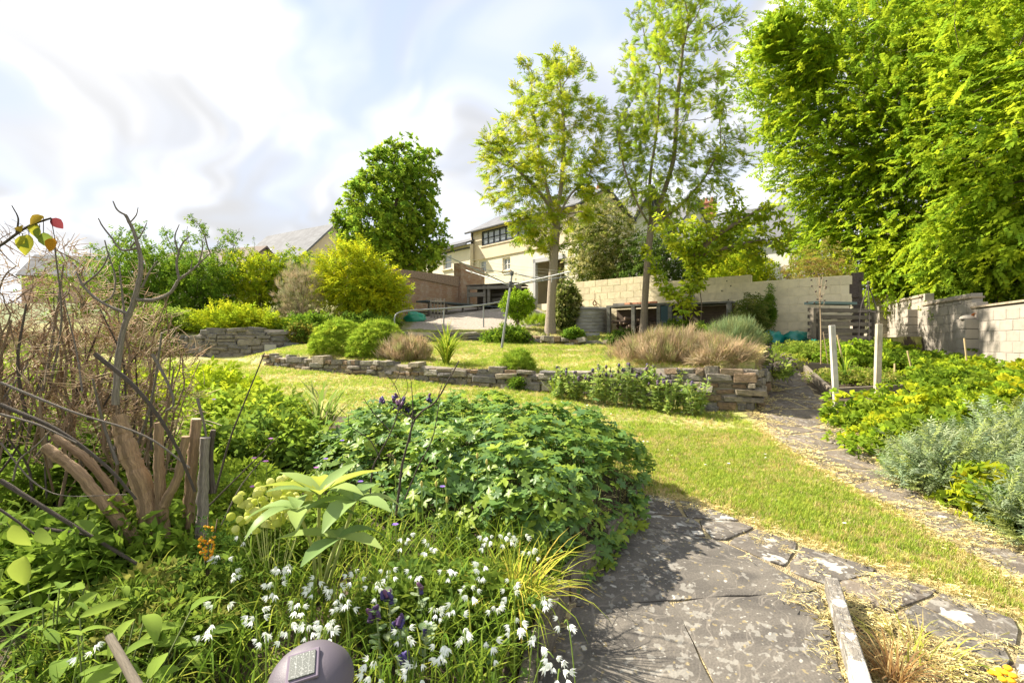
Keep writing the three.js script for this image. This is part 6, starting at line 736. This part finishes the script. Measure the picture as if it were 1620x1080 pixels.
// ---- ground cover and leafy fillers on the left
{
  rnd = seeded(181); const S = (o) => shrub({ y: bedY(o.x, o.d) - 0.03, fill: 0.4, lumps: 0.3, ...o });
  for (const [x, d, w, h, n, leaf, c, lab] of [[-2.3, 4.5, 0.75, 0.42, 900, BUSH, [[0.14, 0.21, 0.03], [0.2, 0.27, 0.03], [0.1, 0.16, 0.03]], 'leafy green perennial between mound and strappy leaves'], [-3.0, 5.3, 0.8, 0.45, 900, BUSH, [[0.18, 0.26, 0.03], [0.26, 0.32, 0.03]], 'bright leafy perennial at the lawn edge'], [-4.2, 6.6, 0.9, 0.5, 900, BUSH, [[0.32, 0.38, 0.02], [0.24, 0.32, 0.02]], 'glowing lime leaved plants beyond the dead hedge'], [-2.0, 3.4, 0.55, 0.3, 700, SMALL, [[0.16, 0.23, 0.03], [0.22, 0.29, 0.03]], 'fine leaved ground cover behind the cut stump'], [-1.35, 3.0, 0.5, 0.3, 650, SMALL, [[0.2, 0.27, 0.03], [0.14, 0.21, 0.03]], 'fine leaved ground cover below the lime bells'], [-1.6, 2.25, 0.5, 0.26, 900, SMALL, [[0.12, 0.18, 0.03], [0.15, 0.21, 0.03], [0.16, 0.17, 0.04]], 'small leaved shrub at the foot of the stump'], [-0.9, 1.45, 0.34, 0.2, 700, SMALL, [[0.12, 0.18, 0.03], [0.15, 0.21, 0.03], [0.2, 0.14, 0.08]], 'low mixed ground cover round the hollow cane'], [-5.4, 7.3, 1.0, 0.5, 800, BUSH, [[0.2, 0.28, 0.03], [0.28, 0.34, 0.03]], 'lime green plants near the far lawn corner'], [-3.3, 4.0, 0.7, 0.5, 800, BUSH, [[0.1, 0.16, 0.02], [0.15, 0.22, 0.03]], 'shaded leafy plant inside the dead hedge'], [-0.35, 2.35, 0.4, 0.22, 420, SMALL, [[0.1, 0.16, 0.03], [0.15, 0.21, 0.03]], 'low dark foliage under the hellebore leaves'], [-2.35, 2.75, 0.6, 0.3, 700, BUSH, [[0.12, 0.19, 0.03], [0.17, 0.25, 0.03]], 'mid green foliage around the crossing dead branches'], [-1.35, 1.5, 0.4, 0.16, 600, SMALL, [[0.1, 0.16, 0.02], [0.15, 0.21, 0.03]], 'tiny leaved mat below the broad dark leaves'], [-4.6, 4.4, 0.8, 0.7, 900, BUSH, [[0.14, 0.21, 0.03], [0.2, 0.27, 0.03]], 'rounded leafy bush hidden behind the dead hedge'], [-5.6, 5.8, 1.0, 0.8, 900, BUSH, [[0.18, 0.25, 0.03], [0.24, 0.31, 0.03]], 'leafy bush further along behind the dead hedge'], [-4.9, 2.9, 0.9, 0.9, 900, BUSH, [[0.12, 0.19, 0.03], [0.17, 0.24, 0.03]], 'leafy bush beside the dead hedge on the far side']]) S({ name: 'bed_foliage', label: lab, category: 'plant', x, d, r: [w, h, w * 0.75], n, leaf, cols: c });
  // broad pointed leaves low on the left, each one a part
  const broad = [longLeafGeo(0.36, 0.6, 0.03), longLeafGeo(0.42, 1.1, 0.03), longLeafGeo(0.3, 0.3, 0.03)], bm = [leafMat([0.17, 0.25, 0.05]), leafMat([0.19, 0.27, 0.05]), leafMat([0.15, 0.23, 0.05]), leafMat([0.21, 0.29, 0.055])];
  for (const [x, d, n, lab] of [[-1.5, 1.75, 60, 'broad pointed dark leaves in the shade of the stump'], [-1.05, 1.2, 50, 'broad dark leaves beside the hollow cane'], [-2.0, 2.1, 40, 'broad shaded leaves under the dead branches'], [-2.5, 2.7, 36, 'broad leaves crowded beneath the dead hedge'], [-1.95, 1.6, 40, 'broad leaves filling the corner below the drooping shoot'], [-2.5, 2.15, 40, 'broad leaves behind the drooping yellow green shoot']]) { const t = thing('broad_leaf_plant', lab, 'plant', V(x, bedY(x, d), d)); const st = new Shape3(); for (let k = 0; k < n; k++) { const p = L3(rr(-0.3, 0.3), rr(0.05, 0.36), rr(-0.22, 0.22)), a = rr(0, 6.283); st.tube([L3(p.x * 0.4, 0, p.z * 0.4), p], 0.003, 4, false); place(mesh('leaf', pick(broad), pick(bm), t), frame(p, L3(Math.cos(a), rr(-0.3, 0.35), Math.sin(a)), YA.clone().addScaledVector(randDir(), 0.5), rr(0.09, 0.16))); } mesh('stem', st.geo(), std([0.12, 0.15, 0.05]), t); }
  // ivy by the kerb
  const iv = thing('ivy', 'dark pointed ivy leaves creeping over the near kerb', 'ivy', V(-0.05, 0.4, 1.95)), ivg = lobedGeo(5, 0.4, 1.2, 0.05, 22), im = [leafMat([0.07, 0.13, 0.03], { clearcoat: 0.3 }), leafMat([0.12, 0.2, 0.04], { clearcoat: 0.3 })]; for (let k = 0; k < 60; k++) { const x = rr(-0.22, 0.12), d = rr(1.7, 2.35), y = bedY(Math.min(x, 0), d) + rr(0.02, 0.12), n = L3(rr(0, 0.8), 1, rr(0, 0.6)); place(mesh('leaf', ivg, pick(im), iv), frame(V(x, y, d).sub(iv.position), randDir(), n, rr(0.022, 0.04))); } mesh('vine', tubeGeo([L3(-0.1, -0.1, 0), L3(0, 0.05, 0.1), L3(0.05, 0, -0.3)], 0.004, 5), std([0.14, 0.1, 0.07]), iv);
  // berberis with orange flowers
  const bb = thing('orange_berberis', 'thin upright twig dotted with bright orange flowers by the stump', 'plant', at(330, 900, 2.35)), tw = [], om = [std([0.75, 0.3, 0.01]), std([0.8, 0.42, 0.02])]; for (let k = 0; k < 5; k++) { const e = L3(rr(-0.06, 0.08), rr(0.12, 0.3), rr(-0.06, 0.06)); tw.push(tubeGeo([L3(0, -0.15, 0), e.clone().multiplyScalar(0.5), e], 0.003, 4)); for (let j = 0; j < 8; j++) { const m = mesh('blossom', new THREE.IcosahedronGeometry(rr(0.006, 0.01), 0), pick(om), bb); m.position.copy(e.clone().multiplyScalar(rr(0.3, 1))).add(L3(rr(-0.012, 0.012), 0, 0.01)); } } mesh('twig', merged(tw), std([0.14, 0.1, 0.07]), bb); const ms = [], cs = []; for (let k = 0; k < 60; k++) { ms.push(frame(L3(rr(-0.09, 0.1), rr(-0.15, 0.25), rr(-0.08, 0.06)), randDir(), YA, rr(0.3, 0.5))); cs.push(vary([0.06, 0.11, 0.02])); } copies('foliage', SMALL, LEAF, ms, bb, cs);
  // orange wallflower and dry tuft beside the edging strip
  const wf = thing('orange_flower', 'orange yellow flower cluster on a green stem at the path side', 'flower', at(1592, 1065, 1.5)); for (let k = 0; k < 9; k++) { const m = mesh('petal', new THREE.SphereGeometry(0.012, 8, 6).scale(1, 0.6, 1), std([0.8, 0.4, 0.01]), wf); m.position.set(rr(-0.03, 0.03), rr(-0.02, 0.015), rr(-0.02, 0.02)); } mesh('stem', tubeGeo([L3(0, 0, 0), L3(-0.02, -0.4, 0), L3(-0.02, -0.68, 0)], 0.004, 5), std([0.2, 0.26, 0.06]), wf); for (let k = 0; k < 6; k++) place(mesh('leaf', LANCE[0], leafMat([0.2, 0.28, 0.05]), wf), frame(L3(-0.01, -0.03 - k * 0.05, 0), L3(rr(-1, 1), 0.8, rr(-1, 1)), YA, 0.07));
  bladeClump({ name: 'dry_tuft', label: 'dead brown grass tuft beside the stone edging strip', category: 'grass clump', x: 1.73, d: 2.2, len: 0.24, wid: 0.008, n: 90, parts: true, cols: [[0.3, 0.18, 0.07], [0.42, 0.32, 0.15], [0.2, 0.12, 0.06]], lean: 0.9, foot: 0.08 }); bladeClump({ name: 'dry_tuft', label: 'thin straw and green tuft in the dry bed by the path', category: 'grass clump', x: 1.95, d: 2.35, len: 0.26, wid: 0.007, n: 60, parts: true, cols: [[0.45, 0.37, 0.17], [0.3, 0.32, 0.06]], lean: 1.5, foot: 0.2 });
}
// ---- dead wood
{
  rnd = seeded(191); const dead = barkMat([0.4, 0.28, 0.17]), grey3 = barkMat([0.34, 0.29, 0.24]), darkb = barkMat([0.14, 0.11, 0.085]), tan = barkMat([0.42, 0.28, 0.16]), cutM = std([0.6, 0.47, 0.31], { map: woodMap });
  const limb = (t, name, pts, d, r0, r1, mat, sides = 9) => { const P = smoothPts(pts.map(([x, y, k]) => at(x, y, d + (k ?? 0)).sub(t.position)), r0 > 0.02 ? 12 : 5), n = P.length; P.forEach((p, i) => { if (i && i < n - 1) p.addScaledVector(randDir(), r0 * 0.08); }); return mesh(name, new Shape3().tube(P, P.map((_, i) => lerp(r0, r1, i / (n - 1)) * rr(0.95, 1.05)), sides, true, r0 > 0.012 ? 0.16 : 0).geo(), mat, t); };
  const stump = thing('cut_stump_shrub', 'hard pruned shrub stump with thick sawn tan limbs', 'stump', at(255, 905, 2.75)), cutEnd = (px, py, d, r, tilt) => { const m = mesh('cut_face', new THREE.CylinderGeometry(r, r, 0.006, 14), cutM, stump); m.position.copy(at(px, py, d).sub(stump.position)); m.rotation.set(...tilt); };
  limb(stump, 'limb', [[258, 915], [243, 840], [222, 765], [200, 705], [186, 660]], 2.75, 0.062, 0.04, tan, 14); cutEnd(186, 659, 2.75, 0.036, [0.1, 0, 0.3]); limb(stump, 'limb', [[262, 905], [258, 840], [252, 770], [250, 668]], 2.75, 0.04, 0.022, tan); limb(stump, 'limb', [[258, 800], [280, 755], [293, 690]], 2.72, 0.026, 0.02, tan); limb(stump, 'limb', [[296, 900], [300, 780], [310, 664]], 2.85, 0.036, 0.027, tan, 11); cutEnd(310, 663, 2.85, 0.025, [0, 0, -0.1]); limb(stump, 'limb', [[316, 900], [320, 800], [324, 692]], 2.8, 0.035, 0.024, grey3, 11); limb(stump, 'limb', [[335, 780], [332, 720], [337, 680]], 2.85, 0.02, 0.014, darkb); limb(stump, 'limb', [[240, 885], [180, 815], [120, 745], [72, 708]], 2.65, 0.036, 0.026, tan, 11); cutEnd(71, 707, 2.65, 0.025, [0, 0, 0.9]); limb(stump, 'limb', [[232, 870], [185, 790], [140, 730], [85, 690]], 2.75, 0.027, 0.02, tan, 10);
  // long thin dead branches crossing in front
  const cross = thing('fallen_branches', 'long thin dead branches criss crossing in front of the stump', 'branch', at(120, 800, 2.5)); for (const [p, r, m] of [[[[0, 640], [90, 680], [170, 740], [215, 790]], 0.012, darkb], [[[0, 605], [110, 650], [230, 690], [300, 740]], 0.008, grey3], [[[0, 655], [60, 672], [120, 700]], 0.007, grey3], [[[0, 760], [80, 810], [180, 870], [255, 915]], 0.012, darkb], [[[70, 836], [150, 850], [200, 880]], 0.009, darkb], [[[150, 560], [220, 620], [275, 700], [308, 778]], 0.012, darkb], [[[340, 780], [365, 690], [385, 640], [418, 558]], 0.006, darkb], [[[330, 800], [360, 770], [400, 730], [440, 690]], 0.005, darkb], [[[350, 830], [380, 770], [420, 720]], 0.005, grey3], [[[0, 700], [50, 760], [90, 782], [200, 782]], 0.004, grey3], [[[240, 560], [262, 600], [274, 640], [262, 650]], 0.008, grey3], [[[312, 630], [322, 670], [326, 690]], 0.008, grey3], [[[20, 760], [28, 730], [62, 700], [80, 680]], 0.005, grey3]]) limb(cross, 'twig', p, 2.5 + rr(-0.15, 0.15), r, r * 0.5, m, 6);
  const bare = thing('bare_branch', 'forked bare grey branch reaching up above the dead hedge', 'branch', at(183, 600, 2.6)); for (const [p, r0, r1] of [[[[182, 640], [186, 570], [195, 520], [208, 485], [217, 455], [222, 425], [219, 395], [208, 360], [198, 340]], 0.017, 0.008], [[[198, 340], [185, 332], [178, 318]], 0.006, 0.003], [[[205, 352], [215, 340], [218, 328]], 0.004, 0.002], [[[216, 474], [245, 474], [270, 462], [283, 442], [300, 430], [315, 416], [333, 400]], 0.011, 0.003], [[[283, 444], [279, 415], [288, 385], [299, 374]], 0.007, 0.003], [[[283, 402], [276, 375], [283, 355]], 0.005, 0.002], [[[314, 416], [320, 392], [319, 378]], 0.004, 0.002], [[[290, 440], [300, 428], [304, 412]], 0.003, 0.002], [[[204, 497], [160, 478], [131, 452], [120, 430]], 0.009, 0.004], [[[224, 455], [236, 430], [248, 413]], 0.006, 0.003], [[[219, 392], [192, 395], [175, 375], [160, 355], [155, 345]], 0.006, 0.003], [[[205, 392], [222, 372], [232, 352]], 0.005, 0.002], [[[160, 478], [176, 470], [182, 440], [170, 400], [165, 380]], 0.005, 0.003], [[[190, 540], [196, 500], [192, 460], [188, 420]], 0.006, 0.004], [[[130, 452], [160, 425], [172, 400]], 0.006, 0.003]]) limb(bare, 'branch', p, 2.6, r0, r1, grey3, 7);
  // the dead hedge: a thicket of dry twigs
  const g1 = grow({ trunk: [[V(-3.1, 0.5, 3.3), V(-3.0, 1.0, 3.3)], [V(-2.8, 0.5, 3.4), V(-2.75, 1.0, 3.4)], [V(-3.5, 0.5, 3.2), V(-3.5, 1.1, 3.2)], [V(-2.6, 0.5, 3.6), V(-2.55, 0.9, 3.6)], [V(-2.9, 0.5, 3.8), V(-2.9, 1.1, 3.8)]], crown: [[-3.2, 1.7, -3.5, 0.7, 0.82, 0.55], [-2.8, 1.45, -3.6, 0.45, 0.66, 0.45], [-3.6, 1.8, -3.4, 0.7, 0.85, 0.6]], count: 800, step: 0.06, kill: 0.1, thick: 0.022, tip: 0.0036, fill: 0.4, rounds: 90 });
  const hedge = thing('dead_hedge', 'dense thicket of dry brown leafless twigs', 'hedge', V(-3, 0.5, 3.5)); mesh('branches', g1.wood.translate(3, -0.5, 3.5), dead, hedge);
  const twg = (() => { const s = new Shape3(); for (let k = 0; k < 5; k++) { const a = L3(rr(-0.03, 0.03), rr(-0.03, 0.03), rr(0, 0.05)), d = L3(rr(-0.5, 0.5), rr(-0.5, 0.5), 1).multiplyScalar(rr(0.06, 0.15)); s.tube([a, a.clone().addScaledVector(d, 0.5).add(L3(rr(-0.012, 0.012), rr(-0.012, 0.012), 0)), a.clone().add(d)], [0.0026, 0.002, 0.001], 3, false); } return s.geo(); })(), ms = [], cs = [];
  for (let k = 0; k < 1000; k++) { const e = pick([[-3.2, 1.68, 3.5, 0.7, 0.8, 0.55], [-2.8, 1.4, 3.6, 0.45, 0.65, 0.45], [-3.6, 1.75, 3.4, 0.8, 0.82, 0.6]]), q = randDir().multiplyScalar(Math.pow(rnd(), 0.4)), p = V(e[0] + q.x * e[3], e[1] + q.y * e[4], e[2] + q.z * e[5]).sub(hedge.position); ms.push(frame(p, L3(q.x * 0.6, 0.7, q.z * 0.6).addScaledVector(randDir(), 0.8), YA, rr(0.7, 1.4))); cs.push(vary(pick([[0.42, 0.3, 0.18], [0.32, 0.22, 0.13], [0.48, 0.37, 0.25], [0.24, 0.16, 0.1]]), 0.2)); }
  copies('twigs', twg, std([1, 1, 1]), ms, hedge, cs);
  for (let k = 0; k < 110; k++) { const p = L3(rr(-1.0, 0.5), rr(0.1, 1.0), rr(-0.3, 0.45)), d = L3(rr(-0.5, 0.5), 1, rr(-0.4, 0.4)).multiplyScalar(rr(0.35, 0.9)), q = p.clone().addScaledVector(d, 0.5).addScaledVector(randDir(), 0.05), r0 = rr(0.005, 0.012); mesh('stick', tubeGeo(smoothPts([p, q, p.clone().add(d)], 4), Array.from({ length: 9 }, (_, i) => lerp(r0, r0 * 0.5, i / 8)), 6), pick([grey3, dead, darkb, tan]), hedge); }
  // the leggy twig among the cranesbill
  const tp = thing('bare_twig_plant', 'dark bare branching twig standing up through the cranesbill leaves', 'twig', at(632, 810, 2.95)); for (const [p, r0, r1] of [[[[626, 815], [632, 770], [636, 736], [645, 701], [655, 666], [666, 652], [688, 636], [704, 611], [726, 571]], 0.0085, 0.004], [[[585, 790], [590, 739], [601, 717], [620, 679], [631, 647], [634, 632]], 0.006, 0.003], [[[655, 663], [631, 649], [612, 633]], 0.005, 0.002], [[[648, 700], [653, 647], [650, 600]], 0.005, 0.002], [[[640, 790], [661, 739], [683, 696], [693, 647], [695, 630]], 0.005, 0.002], [[[601, 725], [585, 696], [552, 671], [552, 655]], 0.004, 0.002], [[[617, 682], [590, 652], [575, 630]], 0.004, 0.002], [[[634, 632], [625, 610], [610, 590]], 0.003, 0.0015], [[[620, 612], [630, 595], [633, 580]], 0.0025, 0.0015], [[[690, 636], [700, 605], [702, 590]], 0.003, 0.0015], [[[632, 636], [645, 615], [640, 590]], 0.0025, 0.0015]]) limb(tp, 'twig', p, 2.95, r0, r1, darkb, 6);
  // yellowing climber leaves at the far edge of the hedge
  const cl = thing('yellow_climber', 'climber shoot with yellow and red tinged leaves above the dead hedge', 'climber', at(40, 400, 2.0)), hg = longLeafGeo(0.8, 0.5, 0.03), ym = [leafMat([0.3, 0.29, 0.03]), leafMat([0.32, 0.22, 0.03]), leafMat([0.16, 0.21, 0.04]), leafMat([0.14, 0.03, 0.035]), leafMat([0.38, 0.18, 0.02])]; limb(cl, 'shoot', [[-30, 400], [0, 388], [25, 370], [50, 355], [80, 345]], 2.0, 0.006, 0.004, darkb, 6); limb(cl, 'shoot', [[25, 370], [28, 345], [18, 325]], 2.0, 0.004, 0.002, darkb, 5); const petiole = (px, py) => { const a = at(px, py, 2), b = at(clamp(px, 20, 80), 388 - clamp(px, 0, 80) * 0.54, 2); mesh('leaf_stalk', tubeGeo([b.sub(cl.position), a.sub(cl.position)], 0.0016, 4), darkb, cl); }; for (const [px, py, s, m] of [[56, 352, 0.042, 0], [68, 342, 0.034, 1], [80, 346, 0.03, 3], [45, 372, 0.05, 0], [68, 368, 0.04, 2], [86, 378, 0.034, 4], [30, 358, 0.022, 1], [62, 360, 0.03, 2], [35, 378, 0.03, 2]]) petiole(px, py), place(mesh('leaf', hg, ym[m], cl), frame(at(px, py, 2).sub(cl.position), L3(rr(-0.5, 0.5), -0.5, rr(-0.5, 0.5)), L3(rr(-0.4, 0.4), 0.5, 1), s * 1.7));
  const bigLeaf = thing('drooping_leaf_shoot', 'shoot with large drooping yellow green leaves at the bed edge', 'plant', at(10, 860, 1.75)), dm = [leafMat([0.24, 0.3, 0.05]), leafMat([0.19, 0.26, 0.05])]; limb(bigLeaf, 'shoot', [[-40, 780], [20, 820], [60, 850]], 1.75, 0.005, 0.003, darkb, 6); for (const [px, py, s, m, dx] of [[40, 880, 0.13, 0, -0.2], [20, 830, 0.1, 0, 0.3], [60, 835, 0.08, 1, 0.6], [5, 900, 0.12, 1, -0.3]]) place(mesh('leaf', longLeafGeo(0.62, 0.6, 0.03), dm[m], bigLeaf), frame(at(px, py, 1.75).sub(bigLeaf.position), L3(dx, -0.7, rr(-0.1, 0.3)), L3(rr(-0.3, 0.3), 0.4, 1), s));
}

renderer.render(scene, camera);
